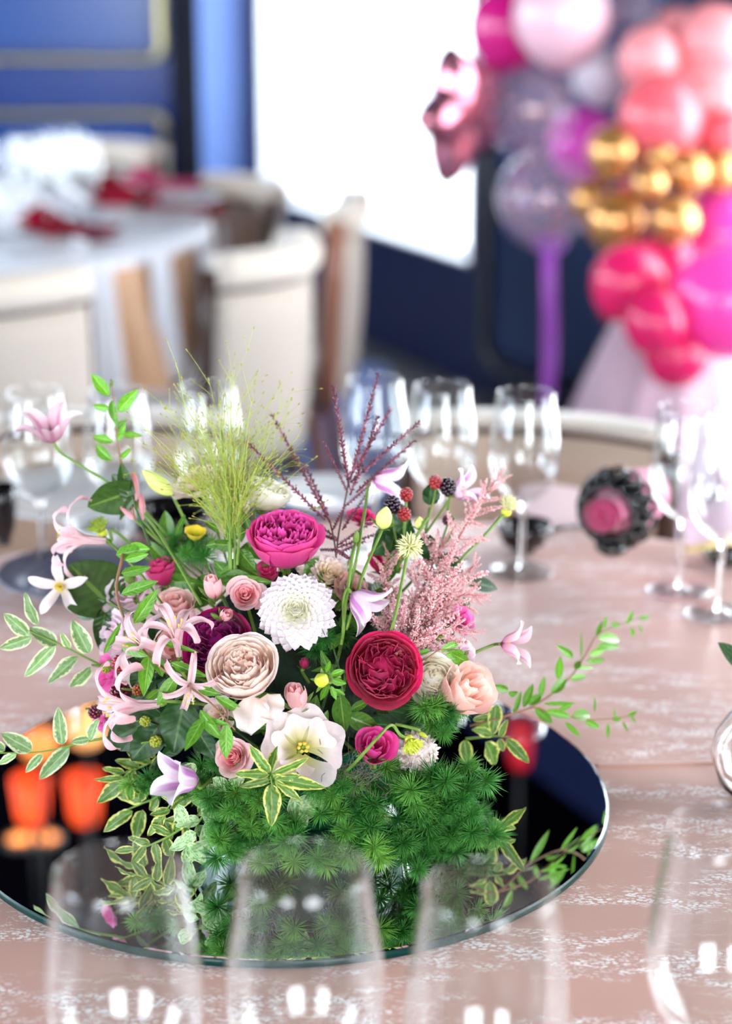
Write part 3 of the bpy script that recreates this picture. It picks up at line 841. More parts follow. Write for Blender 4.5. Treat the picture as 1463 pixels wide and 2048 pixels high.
# ------------------------------------------------------------------ balloons
def latex(name, c, rough=.22, transl=.25):
    m, nt, b, out = _nt(name)
    setin(b, Base_Color=C4(c), Roughness=rough, Coat_Weight=.4, Coat_Roughness=.15)
    add_translucent(nt, b, out, c, transl); return m
L_MAG = latex('magenta latex', srgb(222, 36, 138)); L_PALE = latex('pale pink latex', srgb(248, 206, 218)); L_WHITE = latex('white latex', srgb(246, 240, 250))
L_CORAL = latex('coral latex', srgb(246, 112, 124)); L_SALMON = latex('salmon pink latex', srgb(252, 166, 170)); L_HOT = latex('hot pink latex', srgb(238, 40, 112))
L_NEON = latex('neon pink latex', srgb(255, 84, 190)); L_FUCH = latex('orchid pink latex', srgb(246, 92, 214))
L_GOLD = mat('chrome gold latex', srgb(206, 150, 84), rough=.22, metal=.65, coat=.5)
L_CLEAR = thin_glass('clear balloon film', tint=(.95, .91, .95), haze=.15, hazecol=srgb(240, 214, 240))
L_FOIL = mat('rose gold foil', srgb(222, 140, 160), rough=.22, metal=.9)
M_CONF = mat('copper confetti', srgb(220, 150, 110), rough=.3, metal=.7)
M_CONF_P = mat('lilac confetti', srgb(196, 130, 196), rough=.4, metal=.3)
def balloon_mesh(name, m):
    prof = []
    for k in range(15):
        th = math.pi * k / 14; r = math.sin(th); z = -math.cos(th)
        if z < 0: z *= 1.14; r *= 1 - .10 * max(0, -z - .2) ** 1.2
        prof.append((max(r, .0005), z))
    return MB().lathe(prof, 28).mesh(name, m)
KNOT = {}
def balloon(px, py, rpx, Y, m, label, tilt=(0, 0), group='balloon garland', confetti=0, seed=0):
    c = at(px, py, Y); r = rpx * px_m(c)
    rot = Euler((tilt[0], tilt[1], 0)).to_matrix()
    t = thing('balloon', label, 'balloon', c, rot, group)
    key = m.name
    if key not in KNOT: KNOT[key] = (balloon_mesh('latex_skin', m), MB().lathe([(.02, -1.12), (.05, -1.16), (.03, -1.19), (.075, -1.23)], 10).mesh('knot', m))
    S = Matrix.Scale(r, 4)
    obj('latex_skin', KNOT[key][0], t, S); obj('knot', KNOT[key][1], t, S)
    if confetti:
        rr = random.Random(seed); mb = MB()
        for k in range(confetti):
            d = Vector((rr.gauss(0, 1), rr.gauss(0, 1), rr.gauss(0, 1) - .4)).normalized() * r * rr.uniform(.90, .97)
            q = axis_rot(d, rr.uniform(0, 6)); s = r * rr.uniform(.04, .075)
            mb.add([d + q @ Vector((s * math.cos(a), s * math.sin(a), 0)) for a in [k2 * math.pi / 3 for k2 in range(6)]], [tuple(range(6))], None, rr.choice((0, 0, 1)))
        o = mb.build('confetti', [M_CONF, M_CONF_P], t, smooth=False); o['kind'] = 'stuff'
    return t
B = [  # floating bunch on the purple ribbon
    (1018, 52, 82, 3.32, L_MAG, 'magenta balloon behind the pale pink one at the top', (.2, .3), 0),
    (1122, 30, 98, 3.10, L_PALE, 'large pale pink balloon at the top of the floating bunch', (.2, -.15), 0),
    (1200, 150, 58, 3.30, L_WHITE, 'white balloon below the large pale pink one', (.2, -.2), 0),
    (1165, 285, 72, 3.45, L_FUCH, 'orchid pink balloon behind the clear ones', (.1, 0), 0),
    (1062, 218, 88, 3.16, L_CLEAR, 'clear balloon with lilac confetti beside the foil star', (.1, .2), 60),
    (1258, 25, 70, 3.45, L_CLEAR, 'clear balloon half hidden at the top between pale pink and salmon', (.1, 0), 40),
    (1088, 395, 94, 3.02, L_CLEAR, 'clear confetti balloon directly above the purple ribbon', (.05, 0), 70),
]
for k, (px, py, r, Y, m, lab, tl, cf) in enumerate(B): balloon(px, py, r, Y, m, lab, tl, 'floating balloon bunch', cf, k)
G = [
    (1300, 112, 62, 3.00, L_SALMON, 'salmon balloon at the upper left of the garland', (0, .6)),
    (1352, 66, 52, 3.12, L_SALMON, 'small salmon balloon at the very top of the garland', (.3, 0)),
    (1425, 78, 72, 3.00, L_SALMON, 'salmon balloon at the top right of the garland', (.2, -.4)),
    (1405, 190, 108, 3.06, L_SALMON, 'big salmon balloon in the upper garland', (.4, 0)),
    (1322, 232, 86, 2.86, L_CORAL, 'coral balloon in front, above the gold ones', (.2, .2)),
    (1446, 268, 50, 2.88, L_CORAL, 'coral balloon cut by the right edge above the gold ones', (.2, -.4)),
    (1227, 302, 54, 2.84, L_GOLD, 'largest upper gold balloon, left of the gold cluster', (0, .3)),
    (1320, 312, 30, 2.80, L_GOLD, 'small gold balloon just under the coral one', (.3, 0)),
    (1298, 366, 36, 2.74, L_GOLD, 'small gold balloon in the centre of the gold cluster', (.2, .2)),
    (1376, 342, 44, 2.78, L_GOLD, 'gold balloon with a bright highlight at the right of the cluster', (.2, -.3)),
    (1436, 338, 46, 2.86, L_GOLD, 'gold balloon at the right edge of the photo', (.1, -.5)),
    (1350, 440, 49, 2.72, L_GOLD, 'lowest gold balloon, just over the hot pink ones', (.4, 0)),
    (1232, 440, 62, 2.82, L_GOLD, 'dark gold balloon at the lower left beside the clear one', (.2, .3)),
    (1180, 398, 40, 2.90, L_GOLD, 'gold balloon half behind the clear confetti balloon', (.2, .4)),
    (1262, 392, 34, 2.86, L_CORAL, 'coral balloon glimpsed between the gold ones', (.2, .4)),
    (1258, 562, 76, 2.55, L_HOT, 'hot pink balloon at the left of the lower garland', (.1, .5)),
    (1332, 522, 62, 2.80, L_HOT, 'hot pink balloon right under the lowest gold one', (.2, 0)),
    (1312, 642, 66, 2.38, L_HOT, 'hot pink balloon in the middle of the lower garland', (.3, .2)),
    (1352, 708, 66, 2.42, L_HOT, 'lowest hot pink balloon over the tulle skirt', (.5, 0)),
    (1400, 620, 74, 2.56, L_HOT, 'hot pink balloon behind the neon pink ones', (.3, -.2)),
    (1452, 600, 112, 2.44, L_NEON, 'big neon pink balloon at the right edge', (.2, -.4)),
    (1444, 470, 92, 2.92, L_NEON, 'neon pink balloon with a violet glint under the gold ones', (.2, -.3)),
]
for (px, py, r, Y, m, lab, tl) in G: balloon(px, py, r, Y, m, lab, tl)
# foil star: inflated pillow
c = at(918, 228, 3.02); s = px_m(c)
def star_r(a):
    k = 5; q = (a * k / (2 * math.pi)) % 1.0; q = abs(q - .5) * 2
    return 1.0 * q ** 1.15 + .60 * (1 - q ** 1.15)
mb = MB(); N = 60; M_ = 8
vs_, fs = [], []
for sgn in (1, -1):
    for j in range(M_ + 1):
        q = j / M_
        for i in range(N):
            a = 2 * math.pi * i / N; r = star_r(a) * q
            h = .36 * math.sqrt(max(0, 1 - q ** 2.2)) * (1 + .05 * math.sin(i * 2.1) * q)
            vs_.append((r * math.cos(a), r * math.sin(a), sgn * h))
n_ = (M_ + 1) * N
for k in range(2):
    for j in range(M_):
        for i in range(N):
            a, b = k * n_ + j * N + i, k * n_ + j * N + (i + 1) % N
            f = (a, b, b + N, a + N); fs.append(f if k == 0 else tuple(reversed(f)))
mb.add(vs_, fs)
rot = Matrix.Rotation(math.radians(58), 3, 'Z') @ Matrix.Rotation(math.radians(92), 3, 'X') @ Matrix.Rotation(math.radians(108), 3, 'Z')
t = thing('foil_balloon', 'rose gold foil star balloon in front of the window', 'balloon', c, rot, 'floating balloon bunch')
mb.build('foil_skin', L_FOIL, t, mat=Matrix.Scale(150 * s, 4))
# ribbon with its bow
M_RIB = mat('violet satin ribbon', srgb(176, 92, 212), rough=.35, sheen=.4)
r0, r1 = at(1098, 486, 3.0), at(1094, 900, 3.0)
t = thing('balloon_ribbon', 'violet satin ribbon hanging from the clear balloon', 'ribbon', r0)
mb = MB(); w = 15 * px_m(r0)
def rib(u, v):
    p = Vector((0, 0, 0)).lerp(r1 - r0, v); return (p.x + (u - .5) * 2 * w + .004 * math.sin(v * 5), p.y + .02 * math.sin(v * 7 + u), p.z)
mb.grid(rib, 4, 24); mb.grid(lambda u, v: tuple(Vector(rib(1 - u, v)) + Vector((0, .002, 0))), 4, 24); mb.build('tail', M_RIB, t)
MB().blob((0, 0, 0), .02, .014, .014, nu=10, nv=6).build('knot', M_RIB, t)
for sg in (-1, 1):
    MB().tube([(sg * .03 * (1 - math.cos(a)) * .6, 0, .016 * math.sin(a)) for a in [2 * math.pi * k / 12 for k in range(13)]], .006, 6).build('bow_loop', M_RIB, t)
# tulle skirted pedestal table under the garland
cx = at(1400, 700, 2.95)
M_TULLE = mat('blush tulle', srgb(230, 200, 214), rough=.85, sheen=.5, vary=.08, bscale=12)
t = thing('dessert_table', 'round dessert table with flared blush tulle skirt under the balloons', 'table', (cx.x - .02, 2.86, 0))
mb = MB()
def tul(u, v):
    a = 2 * math.pi * u; r = .15 + .22 * v ** .8 + .018 * v * math.sin(16 * a) + .02 * v * math.sin(7 * a + 1)
    return (r * math.cos(a), r * math.sin(a), .60 * (1 - v) + .002)
mb.grid(tul, 128, 10, closed=True).build('tulle_skirt', M_TULLE, t)
mb = MB(); mb.grid(lambda u, v: tuple(Vector(tul(u, v * .55)) * 1.0 + Vector((.03 * math.cos(6.28 * u) * (1 + .4 * math.sin(50 * u)), .03 * math.sin(6.28 * u), .005))), 128, 8, closed=True).build('tulle_overlay', M_TULLE, t)
MB().lathe([(.001, .612), (.165, .612), (.165, .602), (.001, .602)], 32).build('tabletop', M_CHINA, t)
# ------------------------------------------------------------------ mirror disc, pot, dark filler core
M_MIRROR = mat('black mirror glass', (.74, .76, .78), rough=.012, metal=1.0)
M_EDGE = mat('teal glass edge', srgb(4, 48, 44), rough=.3, spec=.25)
DC = at_z(572, 1584, TABLE_Z + .007)
DISC_R = .283
t = thing('mirror_disc', 'round black mirror tray with teal edge under the flowers', 'mirror tray', (DC.x, DC.y, TABLE_Z + .0006))
MB().lathe([(.0005, .0072), (DISC_R - .003, .0072), (DISC_R - .0012, .0068)], 160).build('mirror_face', M_MIRROR, t, smooth=False)
MB().lathe([(DISC_R - .0012, .0068), (DISC_R, .0056), (DISC_R, .0008), (DISC_R - .001, 0), (.0005, 0)], 160).build('glass_edge', M_EDGE, t)
PC = at_z(612, 1606, TABLE_Z); PC.z = TABLE_Z + .0085
M_POT = mat('emerald glaze', srgb(4, 84, 58), rough=.28, coat=.1)
t = thing('flower_pot', 'glossy emerald green pot beneath the flowers on the mirror', 'pot', PC)
MB().lathe([(.001, .0), (.068, .0), (.076, .008), (.088, .04), (.094, .07), (.096, .078), (.09, .078), (.085, .06), (.001, .055)], 48).build('body', M_POT, t)
MB().tube([(.095 * math.cos(a), .095 * math.sin(a), .077) for a in [2 * math.pi * k / 48 for k in range(49)]], .003, 8, cap=False).build('rim', M_POT, t)
M_CORE = mat('gap shade green', srgb(22, 40, 24), rough=.95, bump=.8, bscale=60, vary=.5)
mb = MB()
rr = random.Random(5)
def core(u, v):
    th = v * math.pi * .5; a = 2 * math.pi * u
    r = 1 + .10 * math.sin(5 * a + v * 9) + .06 * math.sin(11 * a - v * 14)
    return (.098 * math.cos(th) ** .7 * math.cos(a) * r, .074 * math.cos(th) ** .7 * math.sin(a) * r + .018 * v, .062 + .135 * math.sin(th) * (1 + .04 * math.sin(7 * a)))
mb.grid(core, 40, 14, closed=True); o = mb.build('gap_shade_mound', M_CORE); o.location = PC  # dark dome added so the gaps between flowers look shaded
tag(o, 'dark filler mound added in the pot, giving shade between the flowers', 'moss')
CORE = PC + Vector((0, .02, .10))

# ------------------------------------------------------------------ petals and leaves
M_STEMG = mat('fresh green stem', srgb(106, 138, 52), rough=.5, vary=.15, bscale=60)
M_STEMD = mat('dark green stem', srgb(62, 92, 40), rough=.5, vary=.2, bscale=60)
M_TWIG = mat('red brown twig', srgb(140, 100, 72), rough=.6, vary=.2, bscale=60)
M_SEPAL = leaf_mat('sepal green', srgb(112, 148, 60), srgb(150, 180, 96))
M_YEL = mat('golden stamens', srgb(226, 196, 70), rough=.6, vary=.2, bscale=300)
M_ANTH = mat('pale pink filament', srgb(244, 206, 190), rough=.5)
PM = {
    'magenta': (petal_mat('magenta petal', srgb(206, 30, 112), srgb(228, 44, 140), srgb(240, 84, 164)), petal_mat('magenta inner petal', srgb(190, 20, 108), srgb(222, 44, 146), srgb(236, 88, 176))),
    'crimson': (petal_mat('crimson petal', srgb(176, 8, 70), srgb(212, 20, 92), srgb(226, 38, 104)), petal_mat('crimson inner petal', srgb(150, 6, 62), srgb(196, 16, 86), srgb(222, 44, 112))),
    'wine': (petal_mat('wine petal', srgb(130, 4, 68), srgb(172, 8, 92), srgb(186, 16, 108)), petal_mat('wine inner petal', srgb(112, 6, 74), srgb(150, 12, 104), srgb(182, 30, 136))),
    'blush': (petal_mat('blush petal', srgb(252, 226, 214), srgb(254, 236, 228), srgb(255, 242, 236)), petal_mat('apricot heart petal', srgb(244, 176, 150), srgb(253, 220, 204), srgb(254, 236, 224))),
    'peach': (petal_mat('peach petal', srgb(254, 222, 206), srgb(254, 222, 210), srgb(253, 204, 192)), petal_mat('peach inner petal', srgb(250, 186, 164), srgb(252, 206, 190), srgb(254, 214, 200))),
    'cream': (petal_mat('cream petal', srgb(246, 242, 206), srgb(254, 250, 234), srgb(255, 252, 242)), petal_mat('cream inner petal', srgb(250, 242, 206), srgb(254, 248, 228), srgb(255, 250, 238))),
    'pink': (petal_mat('shell pink petal', srgb(254, 208, 206), srgb(254, 206, 208), srgb(255, 214, 216)), petal_mat('rose pink inner petal', srgb(240, 122, 134), srgb(252, 168, 174), srgb(254, 200, 202))),
    'salmon': (petal_mat('salmon petal', srgb(254, 200, 190), srgb(255, 208, 200), srgb(255, 216, 210)), petal_mat('salmon inner petal', srgb(250, 164, 156), srgb(254, 194, 188), srgb(255, 206, 202))),
    'hot': (petal_mat('hot pink petal', srgb(206, 36, 104), srgb(226, 52, 128), srgb(236, 84, 150)), petal_mat('hot pink inner petal', srgb(186, 22, 84), srgb(214, 40, 112), srgb(232, 72, 136))),
    'orchid': (petal_mat('orchid pink petal', srgb(206, 40, 140), srgb(240, 104, 184), srgb(248, 150, 206)), petal_mat('orchid inner petal', srgb(206, 40, 140), srgb(236, 84, 170), srgb(246, 130, 196))),
    'lilac': (petal_mat('pale lilac petal', srgb(250, 214, 222), srgb(254, 232, 242), srgb(255, 238, 246)), petal_mat('lilac inner petal', srgb(248, 194, 214), srgb(253, 222, 236), srgb(255, 234, 244))),
    'white': (petal_mat('ivory dahlia petal', srgb(244, 244, 200), srgb(252, 244, 244), srgb(252, 232, 244), transl=.22, veins=.15), petal_mat('ivory dahlia heart petal', srgb(246, 242, 196), srgb(253, 250, 232), srgb(254, 244, 242), transl=.22, veins=.15)),
    'peachwhite': (petal_mat('peach dahlia petal', srgb(254, 236, 214), srgb(254, 236, 224), srgb(255, 234, 230), transl=.22, veins=.15), petal_mat('peach dahlia heart petal', srgb(246, 222, 130), srgb(253, 230, 200), srgb(254, 234, 220), transl=.22, veins=.15)),
}
MESH = {}
def pmesh(key, fn, nu, nv, m):
    k = (key, m.name)
    if k not in MESH:
        MESH[k] = MB().grid(fn, nu, nv).mesh('petal', m)
    return MESH[k]
def cup_fn(R, H, w, curl=0.0, ruf=0.0, seed=0.0, pinch=0.0, v0=0.05, belly=.8, notch=0.0):
    def f(u, v):
        a = 2 * u - 1
        v = v0 + (1 - v0) * v
        vv = v * (1 - .15 * a ** 4 - notch * max(0, 1 - abs(a) * 4))
        rho = R * (1 - (1 - vv) ** 2) ** belly * (1 - pinch * vv ** 2)
        c = max(0.0, (vv - .68) / .32)
        rho += curl * R * c * c
        z = H * vv ** 1.12 - max(0, curl) * H * .35 * c ** 2.5
        phi = a * w * (.3 + .7 * vv ** .6)
        rho += ruf * R * vv ** 2 * math.sin(5 * a + seed)
        z += ruf * .8 * H * vv ** 3 * math.sin(8 * a + seed * 2.3)
        return (rho * math.cos(phi), rho * math.sin(phi), z)
    return f
def Rz(a): return Matrix.Rotation(a, 4, 'Z')
def Ry(a): return Matrix.Rotation(a, 4, 'Y')
def Rx(a): return Matrix.Rotation(a, 4, 'X')
def Tr(x, y, z): return Matrix.Translation((x, y, z))
def Sc(*s): return Matrix.Diagonal((*s, 1)) if len(s) == 3 else Matrix.Scale(s[0], 4)

def leaf_fn(w, fold=.25, bend=.25, shape='lance', wave=0.0, seed=0.0):
    def width(v):
        if shape == 'lance': return (math.sin(math.pi * min(1, v ** .85)) ** .85) * (1 if v < 1 else 0) + .015
        if shape == 'oval': return math.sin(math.pi * v ** .75) ** .7 + .02
        if shape == 'obov': return math.sin(math.pi * v ** 1.25) ** .75 + .02
        if shape == 'heart': return (.55 + .45 * math.cos(v * math.pi * .5)) * math.sin(math.pi * min(1, .12 + .88 * v)) ** .6 + .0
        if shape == 'round': return math.sqrt(max(0, 1 - (2 * v - 1) ** 2)) + .02
        if shape == 'ivy':
            return max(.02, (1 - v) ** .8 * (1 + .35 * math.cos(v * 12.0)) * min(1, .35 + v * 6))
        return 1
    def f(u, v):
        a = 2 * u - 1; ww = w * .5 * width(v) * (1 + .05 * wave * math.sin(v * 40 + a))
        z = fold * abs(a) * ww - bend * v * v + wave * .06 * math.sin(v * 11 + a * 2.2 + seed) * abs(a)
        y = v - (.12 if shape in ('ivy', 'heart') else 0) * a * a * (1 - v) ** 3
        return (a * ww, y, z)
    return f
def leaf_mesh(key, fn, m, nu=6, nv=10):
    k = ('leaf', key, m.name)
    if k not in MESH: MESH[k] = MB().grid(fn, nu, nv).mesh('leaf', m)
    return MESH[k]
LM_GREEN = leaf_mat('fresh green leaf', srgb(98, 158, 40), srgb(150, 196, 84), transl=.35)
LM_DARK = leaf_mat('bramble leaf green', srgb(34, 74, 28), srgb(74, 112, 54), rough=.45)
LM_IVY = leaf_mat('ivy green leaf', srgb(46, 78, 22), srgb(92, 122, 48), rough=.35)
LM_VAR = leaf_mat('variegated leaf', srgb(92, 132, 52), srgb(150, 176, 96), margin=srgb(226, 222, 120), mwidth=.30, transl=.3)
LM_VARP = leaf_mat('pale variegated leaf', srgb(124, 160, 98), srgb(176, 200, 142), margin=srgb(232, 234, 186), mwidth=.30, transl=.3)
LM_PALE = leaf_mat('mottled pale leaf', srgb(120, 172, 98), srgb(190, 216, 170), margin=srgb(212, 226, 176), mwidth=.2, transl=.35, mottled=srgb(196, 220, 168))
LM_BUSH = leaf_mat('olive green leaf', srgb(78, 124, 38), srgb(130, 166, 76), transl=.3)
VIEW = Vector((0, -.94, .34))
def leaf_matrix(b, tip, roll=0.0, face=None):
    """unit leaf along +Y from b to tip, upper side (+Z) turned towards the viewer side, rolled about its own length"""
    y = (tip - b); L = y.length; y = y / L
    n = Vector(face or VIEW); n = n - y * n.dot(y)
    if n.length < 1e-4: n = y.orthogonal()
    n.normalize(); x = y.cross(n)
    m = Matrix((x, y, n)).transposed() @ Matrix.Rotation(roll, 3, 'Y')
    return Matrix.Translation(b) @ m.to_4x4() @ Matrix.Scale(L, 4)
def stem_curve(root, a, b, sag=.02):
    a, b = Vector(a), Vector(b)
    mid = a.lerp(b, .5) + Vector((0, 0, -sag)) * 0 + (a - CORE).normalized() * 0
    return smooth_path(local(root, [a, mid + Vector((0, 0, sag)), b]), 5)
def add_stem(root, frm, r=.0018, to=None, m=None, via=None):
    to = to or (CORE + Vector((RND.uniform(-.03, .03), RND.uniform(-.02, .03), -.03)))
    pts = [Vector(frm)] + ([Vector(v) for v in via] if via else []) + [to]
    pth = smooth_path(local(root, pts), 6)
    return MB().tube(pth, r, 7).build('stem', m or M_STEMG, root)
def sepals(root, R, n=5, length=.55, spread=.5, base_r=.12, m=None, z=0.0):
    me = leaf_mesh(('sepal', round(spread, 2)), leaf_fn(.32, .3, spread, 'lance'), m or M_SEPAL, 4, 6)
    for k in range(n):
        M = Rz(2 * math.pi * (k + .3) / n) @ Tr(0, base_r * R, z) @ Rx(math.radians(35)) @ Sc(R * length)
        obj('sepal', me, root, M)

# ------------------------------------------------------------------ roses and other cupped flowers
def head(px, py, rpx, axis, name, label, cat, dy, spin, H, group=None, at_center=.55):
    c = P(px, py, dy); R = rpx * px_m(c); ax = Vector(axis).normalized()
    root_p = c - ax * (H * R * at_center)
    t = thing(name, label, cat, root_p, axis_rot(ax, spin), group)
    return t, R, c, ax, root_p
def rose(px, py, rpx, axis, colour, label, style='garden', dy=0.0, spin=0.0, name='rose', stem=True, seed=1, group=None, small_heart=False):
    mo, mi = PM[colour]; rr = random.Random(seed * 13 + int(px))
    H = {'garden': 1.15, 'spray': 1.1, 'bud': 2.1, 'half': 1.6, 'loose': .8, 'cup': 1.35}[style]
    t, R, c, ax, rp = head(px, py, rpx, axis, name, label, 'flower', dy, spin, H, group)
    def put(key, fn, m, M, nu=8, nv=8): obj('petal', pmesh(key, fn, nu, nv, m), t, M)
    J = lambda s: rr.uniform(-s, s)
    if style in ('garden', 'cup'):
        hh = H
        layers = [(5, 1.0, hh * .92, .80, .10, .018), (5, .95, hh * .98, .74, .02, .015), (6, .88, hh * 1.0, .66, -.03, .02), (7, .80, hh * 1.0, .58, -.04, .03)] + ([(6, .66, hh * 1.02, .62, -.05, .03), (6, .5, hh * 1.03, .66, -.06, .03)] if small_heart else [])
        for li, (n, r0, h0, w, curl, ruf) in enumerate(layers):
            a0 = rr.uniform(0, 6)
            for k in range(n):
                var = k % 3
                put((style, li, var), cup_fn(r0, h0, w, curl, ruf, seed=var * 1.9 + li), mo if li < 2 else mi,
                    Rz(a0 + 2 * math.pi * k / n + J(.1)) @ Ry(J(.05)) @ Sc(R * (1 + J(.04))), 10, 9)
        # quartered heart of small ruffled petals
        n = 22 if small_heart else 60
        MB().blob((0, 0, R * hh * .44), R * .74, R * .74, R * hh * .30, nu=20, nv=8).build('heart', mi, t)
        for k in range(n):
            q = k / n; d = (.36 if small_heart else .70) * math.sqrt(1 - q) ; a = k * 2.39996
            fold = (round(a / (math.pi / 2)) * math.pi / 2) if q < .6 else a
            var = k % 5
            put((style, 'in', var), cup_fn(.27 - .02 * var, hh * (.34 + .02 * var), .95, -.10, .10, seed=var * 1.3, v0=.12), mi,
                Tr(R * d * math.cos(a), R * d * math.sin(a), R * hh * (.60 + .03 * q)) @ Rz(fold + math.pi / 2 * (k % 2) * .8 + J(.5)) @ Ry(J(.22)) @ Sc(R * (.82 + J(.12)), R * (.95 + J(.1)), R * (1.0 + J(.12))), 9, 6)
    elif style == 'spray':
        n = 20
        for k in range(n):
            q = k / (n - 1); r0 = 1.0 - .86 * q ** .8; var = k % 4
            curl = .34 * (1 - q) ** 1.5 - .02
            put(('spray', k), cup_fn(r0, H * (.78 + .25 * q), .95 - .25 * q + .5 * q, curl, .02, seed=var), mo if q < .35 else mi,
                Rz(k * 2.39996 + J(.15)) @ Ry(J(.06)) @ Sc(R * (1 + J(.03))), 9, 8)
    elif style == 'bud':
        n = 9
        for k in range(n):
            q = k / (n - 1); r0 = 1.0 - .6 * q
            put(('bud', k), cup_fn(r0, H * (.86 + .14 * q), .95, .12 * (1 - q) - .04, .015, seed=k, pinch=.52 - .1 * (1 - q)), mo if q < .5 else mi,
                Rz(k * 2.39996) @ Ry(J(.03)) @ Sc(R), 8, 9)
        sepals(t, R, 5, 1.25, -.2, .35)
    elif style == 'half':
        n = 13
        for k in range(n):
            q = k / (n - 1); r0 = 1.0 - .78 * q
            put(('half', k), cup_fn(r0, H * (.84 + .16 * q), .95, .22 * (1 - q) ** 1.6 - .03, .03, seed=k * 1.7, pinch=.10), mo if q < .4 else mi,
                Rz(k * 2.39996) @ Ry(J(.05)) @ Sc(R * (1 + J(.03))), 9, 8)
    elif style == 'loose':
        for li, (n, r0, h0, w, curl) in enumerate(((6, 1.0, .42, .62, .1), (6, .8, .62, .6, .05), (5, .55, .75, .6, 0), (4, .3, .7, .7, 0))):
            a0 = rr.uniform(0, 6)
            for k in range(n):
                put(('loose', li, k % 3), cup_fn(r0, h0, w, curl, .05, seed=k * 2.1 + li, belly=1.0), mo if li < 2 else mi,
                    Rz(a0 + 2 * math.pi * k / n + J(.15)) @ Ry(J(.12)) @ Sc(R * (1 + J(.06))), 9, 7)
    if style != 'bud': sepals(t, R, 5, .7, .3, .1)
    MB().blob((0, 0, -.02 * R), .17 * R, .17 * R, .2 * R, nu=10, nv=6).build('hip', M_STEMG, t)
    if stem: add_stem(t, rp - ax * .1 * R, max(.0013, R * .05), via=[rp - ax * R * .9])
    return t
rose(570, 1090, 71, (.04, -.30, 1), 'magenta', 'large magenta cupped rose at the top, seen from the side', 'cup', dy=-.005, spin=.3)
rose(766, 1340, 71, (.10, -.82, .50), 'crimson', 'crimson garden rose facing forward, right of centre', 'garden', dy=-.01, seed=2)
rose(440, 1290, 68, (-.30, -.72, .58), 'wine', 'dark wine magenta garden rose behind the blush rose', 'garden', dy=-.004, seed=3)
rose(488, 1346, 72, (-.12, -.56, .82), 'blush', 'large blush cream garden rose beside the wine coloured rose', 'garden', dy=-.022, seed=4, small_heart=True)
rose(930, 1384, 64, (.55, -.45, .55), 'peach', 'peach rose turned to the right at the edge of the bouquet', 'half', dy=-.02, seed=5)
rose(860, 1360, 50, (.25, -.80, .40), 'cream', 'cream rose between the crimson and the peach rose', 'garden', dy=-.004, seed=6, small_heart=True)
rose(748, 1496, 45, (.12, -.62, .72), 'magenta', 'half open magenta pink rose low in front of the fern', 'half', dy=-.012, seed=7)
rose(490, 1190, 35, (.0, -.72, .60), 'pink', 'small pink spray rose left of the white dahlia', 'spray', dy=-.0, seed=8)
rose(466, 1514, 38, (-.28, -.78, .50), 'pink', 'small pink spray rose low left beside the variegated sprig', 'spray', dy=-.008, seed=9)
rose(424, 1172, 28, (-.12, -.22, 1), 'pink', 'pink rosebud above the wine coloured rose', 'bud', dy=-.01, seed=10)
rose(590, 1392, 33, (-.08, -.34, 1), 'pink', 'pale pink rosebud right of the blush rose', 'bud', dy=-.01, seed=11)
rose(452, 1230, 18, (.35, -.6, .6), 'pink', 'tiny rosebud with green sepals just under the pink spray rose', 'bud', dy=-.025, seed=12)
rose(352, 1216, 44, (-.15, -.30, .9), 'salmon', 'salmon rose behind the upright nerine', 'half', dy=.015, seed=13)
rose(332, 1296, 40, (.55, -.40, .50), 'salmon', 'salmon rose lying sideways under the upright nerine', 'half', dy=.012, seed=14)
rose(324, 1142, 38, (-.25, -.05, 1), 'hot', 'hot pink rose at the upper left behind the leaves', 'half', dy=.03, seed=15)
rose(350, 1086, 25, (.1, .1, 1), 'hot', 'small hot pink rose beside the yellow flower', 'half', dy=.04, seed=16)
rose(532, 994, 44, (.30, -.05, 1), 'cream', 'cream rose at the top right of the green grass plume', 'cup', dy=.03, seed=17)
rose(396, 962, 54, (-.30, -.25, .9), 'blush', 'pale frilly blossom at the top behind the grass plume', 'loose', dy=.03, seed=18)
rose(466, 1016, 36, (.1, -.35, .9), 'blush', 'small blush rose between the grass plume and the magenta rose', 'half', dy=.03, seed=19)
rose(722, 1032, 30, (.1, -.2, 1), 'hot', 'hot pink rose glimpsed behind the dark grass spikes', 'loose', dy=.07, seed=20)
rose(766, 1126, 34, (.0, -.3, .9), 'crimson', 'crimson rose half hidden left of the astilbe', 'half', dy=.05, seed=21)
rose(258, 1182, 54, (-.35, -.55, .75), 'lilac', 'pale lilac ruffled blossom right of the star clematis', 'loose', dy=.02, seed=22)
rose(226, 1272, 48, (-.65, -.55, .35), 'lilac', 'pale lilac blossom turned left above the blackberries', 'loose', dy=.015, seed=23)
rose(436, 1430, 38, (-.4, -.7, .4), 'blush', 'small blush blossom low left under the green leaves', 'loose', dy=.005, seed=24)
rose(866, 1306, 27, (.3, -.5, .7), 'lilac', 'small pale lilac bloom just above the cream rose', 'half', dy=.012, seed=25)
rose(922, 1238, 30, (.5, -.6, .5), 'orchid', 'bright orchid pink blossom at the right edge of the astilbe', 'loose', dy=-.01, seed=26)
rose(930, 1310, 26, (.5, -.6, .3), 'lilac', 'pale lilac blossom below the orchid pink one', 'loose', dy=-.01, seed=27)
rose(216, 1350, 42, (-.75, -.5, .1), 'orchid', 'magenta blossom with broad petals at the left behind the blackberries', 'loose', dy=.02, seed=28)
rose(200, 1440, 24, (-.75, -.5, .1), 'orchid', 'small magenta bloom under the left pointing nerine', 'loose', dy=.03, seed=33)
rose(608, 1326, 13, (.1, -.3, 1), 'hot', 'tiny deep pink rosebud in the shade under the white dahlia', 'bud', dy=.02, seed=29)
rose(535, 1143, 26, (-.2, -.3, .8), 'hot', 'deep pink bloom tucked under the large magenta rose', 'half', dy=.02, seed=30)
